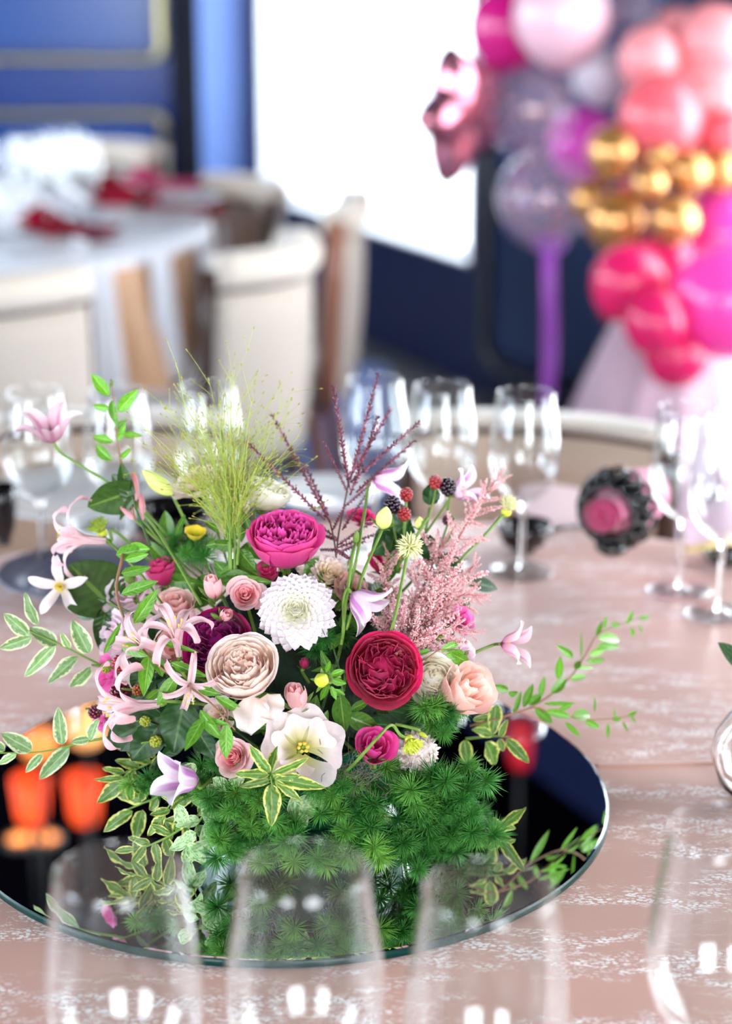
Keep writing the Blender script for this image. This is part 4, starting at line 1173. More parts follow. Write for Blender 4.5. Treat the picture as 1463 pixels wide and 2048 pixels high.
rose(705, 1180, 34, (.3, -.6, .5), 'peach', 'peach bloom between the second dahlia and the astilbe', 'loose', dy=.03, seed=31)
rose(412, 1560, 30, (-.5, -.7, .2), 'lilac', 'pale bloom low left behind the striped clematis', 'loose', dy=.03, seed=32)
# two loose guard petals hanging from the blush rose
t = thing('fallen_petals', 'drooping cream guard petals hanging under the blush rose', 'petals', P(505, 1405, -.02))
for k, (bx, by, tx, ty, w) in enumerate(((508, 1392, 500, 1466, .82), (536, 1388, 545, 1440, .8))):
    me = leaf_mesh(('guard', k), leaf_fn(w, .25, .10, 'round', 1.2, k), PM['blush'][0], 10, 10)
    obj('petal', me, t, t.matrix_basis.inverted() @ leaf_matrix(P(bx, by, -.03), P(tx, ty, -.045), .2 - .3 * k))

# ------------------------------------------------------------------ dahlias
def dahlia(px, py, rpx, axis, colour, label, dy=0.0, n=118, seed=1):
    mo, mi = PM[colour]
    t, R, c, ax, rp = head(px, py, rpx, axis, 'dahlia', label, 'flower', dy, 0, .5, None, .5)
    rr = random.Random(seed)
    def fn(var):
        def f(u, v):                              # cupped spoon petal along +X
            a = 2 * u - 1; w = .33 * (min(1, v * 2.2 + .15) ** .8) * math.sqrt(max(0.0, 1 - max(0, (v - .42) / .58) ** 2.3))
            cup = (.50 - .20 * v) * a * a * w
            return (v * (1 - .08 * a * a), a * w, cup + .10 * v * v + .02 * math.sin(var + a * 3))
        return f
    for k in range(n):
        q = (k + .5) / n                          # 0 centre .. 1 rim
        a = k * 2.39996; d = R * .74 * q ** .62
        L = R * (.16 + .30 * q ** .55)
        tilt = math.radians(82 - 96 * q ** .85)   # upright in the heart, lying back at the rim
        z = R * (.50 * (1 - q ** 1.7) - .10)
        m = mi if q < .30 else mo
        M = Rz(a) @ Tr(d * .82, 0, z) @ Ry(-tilt) @ Sc(L, L * (1 + .15 * (1 - q)), L)
        obj('petal', pmesh(('dahlia', k % 3), fn(k % 3), 8, 10, m), t, M)
    MB().blob((0, 0, .22 * R), .20 * R, .20 * R, .16 * R, nu=14, nv=8).build('heart', mi, t)
    sepals(t, R, 8, .4, .4, .25, z=-.1 * R)
    add_stem(t, rp - ax * .1 * R, .0022, via=[rp - ax * R * .8])
    return t
dahlia(592, 1218, 80, (-.02, -.80, .52), 'white', 'white dahlia with many rounded petals in the middle of the bouquet', dy=-.02, n=140)
dahlia(656, 1156, 68, (.28, -.52, .78), 'peachwhite', 'pale peach dahlia with yellow heart behind the white dahlia', dy=.035, n=100, seed=2)

# ------------------------------------------------------------------ open lisianthus and carnation
t, R, c, ax, rp = head(604, 1497, 74, (.22, -.74, .60), 'lisianthus', 'open blush lisianthus with yellow green throat low in front', 'flower', -.012, 0, .5, None, .4)
M_LIS = petal_mat('lisianthus petal', srgb(232, 224, 130), srgb(254, 238, 234), srgb(255, 236, 238), veins=.2)
for k in range(9):
    f = cup_fn(1.0, .42, .80, .16, .085, seed=k * 1.7, belly=1.15, v0=.1) if k < 5 else cup_fn(.76, .56, .75, .1, .12, seed=k * 2.3, belly=1.1, v0=.1)
    obj('petal', pmesh(('lis', k), f, 14, 10, M_LIS), t, Rz(k * 2 * math.pi / 5 + (.5 if k >= 5 else 0)) @ Ry(RND.uniform(-.08, .08)) @ Sc(R))
MB().blob((0, 0, .2 * R), .07 * R, .07 * R, .2 * R, nu=8, nv=6).build('pistil', M_SEPAL, t)
for k in range(6):
    a = k * 1.05; MB().tube([(0.04 * R * math.cos(a), .04 * R * math.sin(a), .05 * R), (.13 * R * math.cos(a), .13 * R * math.sin(a), .36 * R)], [.0006, .0016], 6).build('stamen', M_YEL, t)
add_stem(t, rp, .0018, via=[rp - ax * R * .6])
t, R, c, ax, rp = head(838, 1502, 46, (.22, -.80, .42), 'carnation', 'cream frilled carnation beside the half open magenta rose', 'flower', -.004, 0, .9, None, .5)
M_CARN = petal_mat('carnation petal', srgb(253, 246, 226), srgb(254, 246, 238), srgb(254, 240, 236), veins=.2)
MB().blob((0, 0, R * .35), R * .62, R * .62, R * .42, nu=16, nv=8).build('heart', M_CARN, t)  # cream filler blob added to lift the dark between the petals
for k in range(64):
    q = k / 64; a = k * 2.39996; tilt = math.radians(72 * q ** .6)
    f = cup_fn(.35, 1.0, 1.1, .5, .16, seed=(k % 5) * 1.4, v0=.2)
    obj('petal', pmesh(('carn', k % 5), f, 12, 5, M_CARN), t, Rz(a) @ Ry(tilt * 1.1) @ Rz(k * 1.7) @ Sc(R * (.78 + .22 * q)))
sepals(t, R, 5, .5, .1, .1)
add_stem(t, rp, .0016, via=[rp - ax * R * .6])

# ------------------------------------------------------------------ nerines
M_NER = petal_mat('nerine petal', srgb(250, 222, 226), srgb(250, 216, 220), srgb(244, 184, 190), stripe=srgb(240, 176, 188), stripe_w=.12)
def strap_fn(path, w, wave, seed):
    pth = smooth_path([Vector((r, 0, z)) for r, z in path], 5)
    def f(u, v):
        a = 2 * u - 1; x = v * (len(pth) - 1); i = min(int(x), len(pth) - 2); p = pth[i].lerp(pth[i + 1], x - i)
        t = (pth[i + 1] - pth[i]).normalized(); nrm = Vector((-t.z, 0, t.x))
        ww = w * (.42 + .58 * math.sin(math.pi * (v * .86 + .1)) ) * (1 if v < .97 else .5)
        off = nrm * (.35 * ww * a * a + wave * math.sin(v * 16 + seed) * a * v)
        return (p.x + off.x, a * ww, p.z + off.z)
    return f
NER_PATHS = [[(.03, 0), (.07, .45), (.26, .85), (.58, 1.0), (.80, .86), (.82, .68)], [(.03, 0), (.10, .45), (.36, .80), (.70, .80), (.90, .58), (.86, .38)], [(.03, 0), (.08, .5), (.24, .95), (.52, 1.12), (.76, 1.02), (.82, .86)]]
NER_OPEN = [[(.03, 0), (.14, .18), (.45, .34), (.80, .26), (1.02, .0), (1.05, -.2)]] * 3
def nerine(bpx, bpy, lpx, axis, label, dy=0.0, spin=0.0, paths=NER_PATHS, key='n', stem_to=None):
    b = P(bpx, bpy, dy); L = lpx * px_m(b); ax = Vector(axis).normalized()
    t = thing('nerine', label, 'flower', b, axis_rot(ax, spin), 'pink nerine florets')
    for k in range(6):
        f = strap_fn(paths[k % 3], .125, .04, k)
        obj('petal', pmesh((key, k), f, 6, 18, M_NER), t, Rz(k * math.pi / 3 + .12 * (k % 2)) @ Sc(L))
    for k in range(5):
        a = k * 1.256 + .3
        st = MB().tube([(0, 0, .1 * L), (.06 * L * math.cos(a), .06 * L * math.sin(a), .6 * L), (.16 * L * math.cos(a), .16 * L * math.sin(a), 1.0 * L)], .0005, 5).build('stamen', M_ANTH, t)
        MB().blob((.165 * L * math.cos(a), .165 * L * math.sin(a), 1.01 * L), .0008, .0008, .002, nu=6, nv=4).build('anther', M_YEL, st)
    MB().blob((0, 0, -.05 * L), .06 * L, .06 * L, .08 * L, nu=8, nv=6).build('ovary', M_STEMG, t)
    add_stem(t, b - ax * .1 * L, .0014, to=stem_to, via=[b - ax * .5 * L])
    return t
nerine(358, 1312, 86, (-.04, -.32, 1), 'upright pink nerine floret with petals curling outward, left of the wine rose', -.03, .2)
nerine(380, 1366, 62, (.05, -.90, -.16), 'pink nerine floret facing forward with drooping petals', -.04, .25, NER_OPEN, 'open')
nerine(318, 1408, 106, (-1, -.40, .10), 'large pink nerine floret pointing left with two long curled petals', -.035, .1)
nerine(212, 1082, 92, (-1, -.15, .12), 'pink nerine floret pointing left at the upper left above the star clematis', .0, .5)
nerine(330, 1322, 92, (-.72, -.35, .62), 'pink nerine floret leaning up to the left behind the long green leaves', -.012, .3)
M_NBUD = petal_mat('nerine bud', srgb(240, 190, 196), srgb(240, 172, 178), srgb(226, 140, 146))
for (bx, by, tx, ty, r, lab) in ((272, 1002, 266, 942, 9, 'upright pink nerine bud right of the ivy leaves'), (286, 1040, 282, 985, 7, 'slim pink nerine bud below the upright one'),
                                 (270, 1040, 238, 1010, 6, 'small pink nerine bud leaning left behind the ivy leaf'), (330, 1345, 300, 1300, 6, 'slim pink nerine bud among the long green leaves')):
    a, b = P(bx, by, .0), P(tx, ty, .0); L = (b - a).length; r *= px_m(a)
    t = thing('nerine_bud', lab, 'flower bud', a, axis_rot(b - a), 'pink nerine buds')
    MB().lathe([(r * .3, 0), (r * .8, L * .2), (r, L * .5), (r * .75, L * .8), (r * .1, L)], 10).build('bud', M_NBUD, t)
    add_stem(t, a, .0011)

# ------------------------------------------------------------------ clematis
M_CLE = petal_mat('clematis petal', srgb(228, 190, 216), srgb(250, 236, 246), srgb(252, 242, 248), stripe=srgb(196, 112, 190), stripe_w=.22, veins=.25)
M_CLE_L = petal_mat('pale clematis petal', srgb(250, 230, 214), srgb(250, 234, 240), srgb(250, 238, 246), veins=.25)
M_CLE_D = petal_mat('dusky clematis petal', srgb(166, 60, 112), srgb(236, 202, 212), srgb(248, 222, 228), stripe=srgb(206, 130, 160), stripe_w=.14, veins=.3)
def clematis(bpx, bpy, lpx, axis, label, m, open_=.5, n=4, dy=0.0, spin=0.0, w=.23, path=None, stem_via=None, stem_to=None):
    b = P(bpx, bpy, dy); L = lpx * px_m(b); ax = Vector(axis).normalized()
    t = thing('clematis', label, 'flower', b, axis_rot(ax, spin), 'clematis flowers')
    o = open_
    pth = smooth_path([Vector((.02, 0, 0)), Vector((.16 + .14 * o, 0, .14)), Vector((.24 + .34 * o, 0, .50 - .15 * o)), Vector((.36 + .45 * o, 0, .80 - .42 * o)), Vector((.55 + .45 * o, 0, .98 - .72 * o))], 4)
    def fn(seed):
        def f(u, v):
            a = 2 * u - 1; x = v * (len(pth) - 1); i = min(int(x), len(pth) - 2); p = pth[i].lerp(pth[i + 1], x - i)
            tt = (pth[i + 1] - pth[i]).normalized(); nrm = Vector((-tt.z, 0, tt.x))
            ww = w * math.sin(math.pi * min(1, .12 + .80 * v)) ** .9 * (1 - .55 * max(0, v - .75) / .25) * (1 if v < .99 else .12)
            off = nrm * (.55 * ww * a * a + .02 * math.sin(v * 14 + seed) * abs(a))
            return (p.x + off.x, a * ww, p.z + off.z)
        return f
    for k in range(n):
        obj('petal', pmesh(('cle', round(o, 2), n, round(w, 2), k % 3), fn(k % 3), 8, 14, m), t, Rz(2 * math.pi * k / n) @ Ry(RND.uniform(-.08, .08)) @ Sc(L))
    mb = MB(); rr = random.Random(int(bpx))
    for k in range(34):
        a = rr.uniform(0, 6.28); q = rr.uniform(.02, .15)
        mb.tube([(q * .4 * L * math.cos(a), q * .4 * L * math.sin(a), .03 * L), (q * L * math.cos(a), q * L * math.sin(a), (.27 - q * .5) * L)], [.0004, .0007], 4)
    mb.build('stamens', M_YEL, t)
    add_stem(t, b, .0013, to=stem_to, via=stem_via or [b - ax * .25 * L])
    return t
clematis(108, 886, 92, (-.14, -.22, 1), 'dusky pink clematis bell at the far upper left on a long stem', M_CLE_D, .55, 5, .0, .5, .20,
         stem_via=[P(122, 906), P(160, 930), P(230, 975), P(290, 1030), P(345, 1110)], stem_to=P(402, 1210))
clematis(122, 1172, 66, (-.08, -.95, .20), 'star shaped clematis with yellow heart facing forward at the left', M_CLE_L, .98, 5, -.01, .35, .165, stem_via=[P(190, 1185, .03), P(260, 1230, .03)])
clematis(702, 1186, 92, (.72, -.34, -.52), 'striped clematis drooping right of the white dahlia', M_CLE, .42, 4, -.02, .0, .22, stem_via=[P(694, 1178, -.02), P(686, 1205, -.015), P(684, 1280, 0)])
clematis(744, 958, 88, (.98, -.10, -.12), 'striped clematis pointing right behind the blackberries', M_CLE, .35, 4, .035, .4, .2, stem_via=[P(738, 965, .03), P(726, 1040, .02), P(705, 1150, .01)])
clematis(908, 992, 76, (.72, -.22, .52), 'striped clematis at the upper right beside the black blackberry', M_CLE, .5, 4, .03, .6, .2, stem_via=[P(898, 996, .03), P(895, 1020, .03), P(880, 1100, .03)])
clematis(1000, 1288, 80, (.92, -.32, .10), 'pale clematis with plum base at the right of the bouquet', M_CLE_D, .55, 4, -.02, .3, .2, stem_via=[P(985, 1290), P(940, 1310), P(890, 1345)])
clematis(396, 1562, 96, (-.78, -.52, .34), 'striped white and violet clematis at the lower left front', M_CLE, .28, 4, -.012, .9, .26)

# ------------------------------------------------------------------ seed heads, buds, small blooms
M_SEEDC = mat('cream seed hairs', srgb(230, 228, 170), rough=.6); M_SEEDG = mat('lime seed hairs', srgb(158, 180, 60), rough=.6)
M_LIME = mat('lime bud', srgb(196, 204, 64), rough=.45, vary=.15, bscale=120); M_PALELIME = mat('pale lime bud', srgb(214, 222, 128), rough=.45, vary=.12, bscale=120)
def seed_head(px, py, rpx, axis, label, m, dy, spread, n, via=None, to=None, core=None, thick=.00055):
    c = P(px, py, dy); R = rpx * px_m(c); ax = Vector(axis).normalized()
    t = thing('seed_head', label, 'seed head', c, axis_rot(ax), 'clematis seed heads'); rr = random.Random(int(px))
    mb = MB()
    for k in range(n):
        q = (k + .5) / n; th = spread * math.sqrt(q); a = k * 2.39996
        d = Vector((math.sin(th) * math.cos(a), math.sin(th) * math.sin(a), math.cos(th)))
        d2 = (d + Vector((rr.gauss(0, .12), rr.gauss(0, .12), rr.gauss(0, .12)))).normalized()
        mb.tube([d * .12 * R, d * .6 * R, d2 * R * rr.uniform(.85, 1.05)], [thick * 2, thick * 1.5, thick * .4], 4)
    o = mb.build('hairs', m, t); o['kind'] = 'stuff'
    MB().blob((0, 0, 0), .30 * R, nu=10, nv=6).build('core', core or M_LIME, t)
    add_stem(t, c - ax * .1 * R, .0013, via=via, to=to); return t
seed_head(820, 1092, 30, (.1, -.7, .6), 'spiky cream seed head in front of the astilbe', M_SEEDC, -.03, 2.2, 90, via=[P(812, 1120, -.03), P(790, 1230, -.03)], to=P(770, 1300, -.01))
seed_head(205, 1066, 36, (-.45, -.3, 1), 'lime green fan shaped seed head at the upper left', M_SEEDG, .0, .75, 80, via=[P(212, 1078), P(250, 1115), P(290, 1160)], to=P(345, 1240))
seed_head(1012, 1024, 36, (.35, -.25, 1), 'pale green seed head on a long stem at the upper right', M_SEEDC, .0, .7, 60, via=[P(1004, 1032), P(960, 1080), P(915, 1130)], to=P(840, 1260))
seed_head(818, 1478, 32, (.35, -.65, -.55), 'yellow green nodding seed head over the cream carnation', M_LIME, -.03, .9, 70, via=[P(800, 1470, -.03), P(782, 1450, -.03), P(755, 1475, -.04), P(715, 1520, -.03)], to=P(690, 1545, .0), thick=.0009)
def bud(px, py, rx, rz, axis, label, m, dy, via=None, to=None, sep=True, name='flower_bud'):
    c = P(px, py, dy); s = px_m(c); ax = Vector(axis).normalized(); rx *= s; rz *= s
    t = thing(name, label, 'flower bud', c, axis_rot(ax))
    mb = MB(); mb.grid(lambda u, v: ((rx * math.sin(math.pi * v) ** .75 + .0002) * (1 + .05 * math.sin(5 * 6.283 * u + v * 5)) * math.cos(6.283 * u) * (1 - .35 * v), (rx * math.sin(math.pi * v) ** .75 + .0002) * (1 + .05 * math.sin(5 * 6.283 * u + v * 5)) * math.sin(6.283 * u) * (1 - .35 * v), rz * (2 * v - 1)), 20, 12, closed=True)
    mb.build('bud', m, t)
    if sep: sepals(t, rx, 5, 1.5, .1, .3, z=-rz * .95)
    add_stem(t, c - ax * rz * .95, .0013, via=via, to=to); return t
bud(768, 1036, 19, 27, (.18, -.2, 1), 'pale lime lisianthus bud left of the blackberries', M_PALELIME, -.015, via=[P(757, 1075, -.015), P(725, 1150, -.01)], to=P(692, 1260, .0))
bud(642, 1360, 17, 19, (-.35, -.7, .5), 'round yellow green dahlia bud beside the crimson rose', M_LIME, -.03, via=[P(662, 1365, -.02), P(690, 1345, .0)])
bud(712, 1074, 7, 15, (.1, -.1, 1), 'tiny green bud on a thin stem above the drooping clematis', M_STEMG, -.015, via=[P(705, 1110, -.015), P(694, 1185, -.01)], to=P(682, 1290, 0))
bud(838, 1046, 12, 15, (.0, -.2, 1), 'small pale lime bud behind the spiky seed head', M_PALELIME, .0, via=[P(836, 1066, .0)])
bud(315, 1025 - 60, 20, 42, (-.7, -.2, .7), 'pale green folded bract right of the nerine bud', M_PALELIME, .01, sep=False)
bud(846, 1470, 5, 11, (.7, -.4, -.3), 'tiny lime bud beside the nodding seed head', M_LIME, -.03, via=[P(832, 1458, -.03)], to=P(790, 1448, -.02), sep=False)
bud(258, 1152, 14, 22, (-.3, -.3, 1), 'green rosebud under the hot pink rose', M_SEPAL, .01, sep=False)
# yellow flower
t, R, c, ax, rp = head(390, 1070, 19, (.1, -.2, 1), 'yellow_flower', 'small yellow flower near the base of the grass plume', 'flower', .02, 0, 1.3, None, .5)
M_YPET = petal_mat('yellow petal', srgb(176, 190, 40), srgb(230, 206, 40), srgb(246, 214, 60))
for k in range(6): obj('petal', pmesh(('yel', k % 2), cup_fn(1, 1.3, .7, .2, .04, k), 6, 6, M_YPET), t, Rz(k * 1.047) @ Sc(R))
add_stem(t, rp, .0013)
# blackberries
M_BERRY = {'black': mat('ripe blackberry', srgb(34, 14, 30), rough=.15, coat=.5), 'red': mat('red blackberry', srgb(150, 32, 38), rough=.2, coat=.4, vary=.3, bscale=200),
           'wine': mat('wine blackberry', srgb(92, 12, 34), rough=.15, coat=.5, vary=.5, bscale=150), 'rust': mat('rust blackberry', srgb(158, 84, 44), rough=.25, coat=.3, vary=.4, bscale=150), 'green': mat('unripe blackberry', srgb(146, 152, 50), rough=.3, coat=.2, vary=.4, bscale=200)}
BERRY_MESH = {}
def berry(px, py, rpx, m, label, dy, axis=(0, -.3, 1), stem_to=None):
    c = P(px, py, dy); R = rpx * px_m(c); ax = Vector(axis).normalized()
    t = thing('blackberry', label, 'berry', c, axis_rot(ax, px), 'blackberries')
    if m not in BERRY_MESH: BERRY_MESH[m] = MB().blob((0, 0, 0), 1, nu=8, nv=6).mesh('drupelet', M_BERRY[m])
    n = 34
    for k in range(n):
        z = 1 - 2 * (k + .5) / n; a = k * 2.39996; r = math.sqrt(1 - z * z)
        obj('drupelet', BERRY_MESH[m], t, Tr(r * math.cos(a) * R * .74, r * math.sin(a) * R * .74, z * R * .86) @ Sc(R * .295))
    sepals(t, R, 5, .7, .6, .1, z=-R * .95)
    add_stem(t, c - ax * R, .001, to=stem_to, via=[c - ax * R * 2])
    return t
berry(784, 1010, 18, 'black', 'ripe black blackberry next to two red ones at the top', .0, stem_to=P(800, 1120, .02))
berry(812, 989, 14, 'red', 'red blackberry above the black one', .004, stem_to=P(805, 1110, .02))
berry(808, 1028, 14, 'red', 'red blackberry below the black one, over the seed head', -.006, stem_to=P(806, 1120, .02))
berry(870, 964, 14, 'red', 'red blackberry above the small serrated leaf', .01, stem_to=P(850, 1060, .02))
berry(895, 974, 18, 'black', 'black blackberry beside the upper right clematis', .008, stem_to=P(852, 1065, .02))
berry(893, 1040, 10, 'wine', 'small dark blackberry behind the astilbe tip', .02, stem_to=P(870, 1120, .02))
berry(868, 1270, 9, 'wine', 'small wine blackberry low in the astilbe', -.02)
berry(241, 1326, 18, 'red', 'dark red blackberry under the lilac blossom', -.012, (.1, -.8, .4))
berry(241, 1386, 23, 'wine', 'large wine black blackberry inside the curled nerine petal', -.012, (-.1, -.9, .3))
berry(212, 1336, 11, 'green', 'small unripe green blackberry left of the dark red one', -.008, (-.3, -.8, .3))
berry(276, 1380, 13, 'rust', 'rust coloured blackberry right of the large wine black one', -.015, (.2, -.8, .4))
berry(290, 1443, 12, 'green', 'unripe green blackberry under the left pointing nerine', -.018, (.1, -.9, .3))
berry(311, 1483, 13, 'green', 'unripe green and red blackberry above the striped clematis', -.018, (.1, -.9, .3))
berry(190, 1424, 14, 'wine', 'dark wine blackberry at the far left under the nerine', .0, (-.5, -.7, .1))
berry(298, 1408, 11, 'wine', 'dark blackberry in shade behind the left pointing nerine', .01, (0, -.7, .3))
# ------------------------------------------------------------------ leafy sprigs (leaf base and tip given one by one)
def sprig(name, label, stem_pts, leaves, m, shape='lance', w=.30, dy=0.0, stem_m=None, r=.0011, cat='sprig', bend=.12, fold=.35, wave=0.0, seed=1, group=None, depth=None, wk=1.0):
    rr = random.Random(seed)
    D = (lambda x, y, d=0.0: P(x, y, dy + d)) if depth is None else (lambda x, y, d=0.0: at(x, y, depth(x, y) + d))
    pts = [D(*q) for q in stem_pts]
    t = thing(name, label, cat, pts[0], None, group)
    if len(pts) > 1:
        sp = smooth_path(local(t, pts), 6); n = len(sp)
        MB().tube(sp, [r * (1.25 - .75 * k / (n - 1)) for k in range(n)], 6).build('stem', stem_m or M_STEMG, t)
    inv = t.matrix_basis.inverted()
    for k, q in enumerate(leaves):
        bx, by, tx, ty = q[:4]; ww = (q[4] if len(q) > 4 else w) * wk
        v = k % 4
        me = leaf_mesh((shape, round(ww, 2), bend, fold, wave, v), leaf_fn(ww, fold * (.7 + .2 * v), bend * (-.4 + .7 * v), shape, wave, v * 1.7), m, 6, 12)
        L = math.hypot(tx - bx, ty - by) * px_m(pts[0])
        b = D(bx, by, 0); tip = D(tx, ty, rr.uniform(-.35, .25) * L)
        obj('leaf', me, t, inv @ leaf_matrix(b, tip, rr.uniform(-.5, .5)))
    return t
sprig('leafy_sprig', 'green leafy sprig rising at the upper left above the ivy', [(270, 1040), (262, 1005), (245, 950), (238, 900), (230, 830), (222, 758)],
      [(219, 792, 183, 748, .42), (236, 823, 275, 779, .36), (222, 816, 181, 814, .30), (224, 800, 230, 852, .34), (236, 882, 253, 845, .3), (240, 868, 284, 871, .3), (227, 883, 180, 872, .27),
       (224, 920, 183, 888, .36), (221, 775, 226, 760, .4), (240, 918, 262, 896, .3), (228, 858, 252, 838, .3)], LM_GREEN, dy=.0, stem_m=M_TWIG, seed=3)
sprig('ivy_sprig', 'dark ivy sprig with broad leaves at the upper left below the leafy sprig', [(300, 1090), (270, 1010), (248, 935)],
      [(262, 984, 176, 1012, .78), (262, 990, 222, 948, .62), (258, 995, 240, 925, .5), (264, 1000, 232, 1042, .3)], LM_IVY, 'heart', .8, -.004, M_STEMD, seed=4, fold=.25)
sprig('ivy_sprig', 'dark ivy sprig with one big heart leaf behind the star clematis', [(290, 1240), (240, 1215), (205, 1190)],
      [(214, 1205, 142, 1132, .95), (205, 1215, 152, 1232, .6), (210, 1225, 196, 1300, .6)], LM_IVY, 'heart', .9, .012, M_STEMD, seed=5, fold=.2)
sprig('leafy_sprig', 'green leafy stem with long leaves trailing down across the left flowers', [(246, 1108), (233, 1185), (262, 1265), (310, 1325), (360, 1362), (420, 1405), (470, 1460)],
      [(242, 1147, 303, 1133), (242, 1188, 315, 1162, .28), (268, 1247, 314, 1181, .32), (207, 1308, 243, 1247, .2), (240, 1290, 300, 1312, .26), (300, 1305, 286, 1392, .36), (313, 1313, 324, 1352, .5), (343, 1325, 406, 1354, .26),
       (354, 1350, 314, 1411, .40), (322, 1377, 289, 1404, .34), (394, 1376, 440, 1390, .36), (430, 1393, 491, 1427, .26), (408, 1434, 370, 1503, .36), (453, 1448, 451, 1518, .40), (409, 1440, 455, 1448, .22), (309, 1281, 388, 1300, .13),
       (232, 1110, 290, 1098, .5), (250, 1120, 296, 1108, .3), (400, 1420, 440, 1480, .36), (300, 1098, 240, 1100, .35)], LM_GREEN, w=.3, dy=-.042, stem_m=M_TWIG, seed=6)
RY_ = lambda x, y: .0 + .0006 * max(0, x - 1000)
RY2_ = lambda x, y: .0 + .0003 * max(0, x - 1000)
sprig('willow_twig', 'long green twig with narrow leaves reaching up to the right over the table', [(939, 1452), (1001, 1435), (1068, 1411), (1134, 1361), (1171, 1308), (1193, 1271), (1230, 1252), (1286, 1234)],
      [(1046, 1415, 1066, 1367, .3), (1057, 1411, 1083, 1387, .34), (1079, 1396, 1088, 1352, .26), (1101, 1387, 1136, 1354, .34), (1116, 1359, 1120, 1311, .26), (1138, 1359, 1174, 1351, .24), (1171, 1321, 1217, 1322, .15), (1149, 1337, 1198, 1332, .08),
       (1177, 1309, 1213, 1294, .26), (1193, 1291, 1241, 1293, .18), (1195, 1278, 1248, 1275, .2), (1192, 1274, 1204, 1240, .24), (1208, 1260, 1212, 1229, .18), (1219, 1249, 1242, 1249, .28), (1252, 1249, 1267, 1220, .26), (1260, 1254, 1270, 1279, .24),
       (1276, 1239, 1298, 1233, .26), (1276, 1249, 1285, 1268, .18), (1162, 1319, 1162, 1264, .07), (1145, 1315, 1120, 1294, .22), (1068, 1415, 1102, 1445, .26), (1027, 1426, 1042, 1381, .22), (1016, 1381, 983, 1372, .3), (1016, 1383, 1040, 1393, .3), (990, 1440, 950, 1455, .4), (1150, 1340, 1160, 1320, .5)],
      LM_GREEN, w=.25, stem_m=M_TWIG, seed=7, depth=RY_, r=.0009, wk=1.1)
sprig('willow_twig', 'lower green twig with narrow leaves lying out to the right over the tray', [(1001, 1435), (1068, 1415), (1094, 1424), (1149, 1435), (1197, 1439), (1267, 1431)],
      [(1086, 1407, 1150, 1405, .12), (1116, 1420, 1145, 1407, .3), (1090, 1422, 1146, 1434, .24), (1142, 1435, 1188, 1425, .34), (1129, 1444, 1159, 1473, .17), (1168, 1441, 1200, 1456, .28), (1188, 1424, 1190, 1395, .14), (1214, 1446, 1217, 1478, .24), (1223, 1439, 1242, 1437, .42),
       (1228, 1438, 1228, 1415, .14), (1254, 1433, 1274, 1421, .3), (1245, 1442, 1255, 1467, .16), (1262, 1432, 1270, 1445, .3)], LM_GREEN, w=.25, stem_m=M_TWIG, seed=8, depth=RY2_, r=.0008, wk=1.1)
sprig('variegated_sprig', 'variegated sprig hanging right of the peach rose over the black tray', [(930, 1478), (987, 1472), (1018, 1474)],
      [(992, 1408, 984, 1468, .46), (984, 1470, 944, 1458, .45), (928, 1480, 936, 1532, .52), (970, 1484, 996, 1532, .55), (998, 1478, 1006, 1502, .6), (1012, 1478, 1058, 1526, .38), (945, 1440, 988, 1430, .3), (1000, 1474, 1012, 1440, .4)],
      LM_VAR, 'oval', .5, -.0, M_STEMG, seed=9, wave=.8, depth=lambda x, y: .0)
sprig('variegated_sprig', 'pale edged variegated spray at the far left reaching past the tray', [(230, 1345), (199, 1329), (114, 1286), (57, 1261), (42, 1248)],
      [(57, 1270, 8, 1226, .44), (64, 1274, -2, 1298, .36), (114, 1290, 56, 1254, .46), (76, 1250, 45, 1190, .34), (110, 1290, 50, 1352, .30), (156, 1313, 95, 1366, .36), (181, 1334, 139, 1380, .36), (178, 1307, 144, 1242, .46), (139, 1297, 122, 1264, .4)],
      LM_VARP, 'oval', .4, -.0, M_STEMG, seed=10, wave=.6, r=.001, wk=1.05, depth=lambda x, y: -.02)
sprig('variegated_sprig', 'pale edged variegated spray at the left edge over the orange reflections', [(230, 1472), (178, 1482), (107, 1499), (60, 1505), (-20, 1506)],
      [(64, 1501, 2, 1466, .48), (124, 1490, 116, 1414, .36), (140, 1494, 74, 1561, .30), (85, 1508, 49, 1546, .34), (32, 1508, -4, 1529, .36), (178, 1478, 141, 1484, .5), (10, 1500, -30, 1478, .4), (180, 1480, 192, 1438, .5)],
      LM_VARP, 'oval', .4, -.0, M_STEMG, seed=11, wave=.6, r=.001, wk=1.05, depth=lambda x, y: -.06)
LL = lambda x, y: -.06
sprig('variegated_sprig', 'yellow edged variegated sprig low left, trailing to the tray', [(350, 1530), (316, 1590), (286, 1606), (240, 1625)],
      [(252, 1558, 196, 1605, .42), (288, 1600, 226, 1582, .46), (249, 1555, 188, 1561, .22), (265, 1622, 202, 1662, .36), (284, 1620, 270, 1680, .42), (316, 1597, 300, 1622, .6), (262, 1600, 256, 1560, .4), (280, 1600, 300, 1560, .35), (300, 1590, 262, 1545, .35)],
      LM_VAR, 'oval', .42, -.0, M_STEMG, seed=12, wave=.8, depth=LL)
sprig('variegated_sprig', 'yellow edged variegated sprig at the lower left edge of the bouquet, under the long nerine', [(340, 1500), (290, 1530), (250, 1545), (215, 1560)],
      [(300, 1525, 250, 1500, .4), (280, 1535, 230, 1520, .4), (270, 1540, 240, 1575, .42), (320, 1510, 300, 1550, .42), (250, 1545, 205, 1535, .35), (310, 1515, 285, 1490, .35), (330, 1505, 335, 1545, .4)],
      LM_VAR, 'oval', .42, -.0, M_STEMG, seed=13, wave=.8, depth=lambda x, y: -.05)
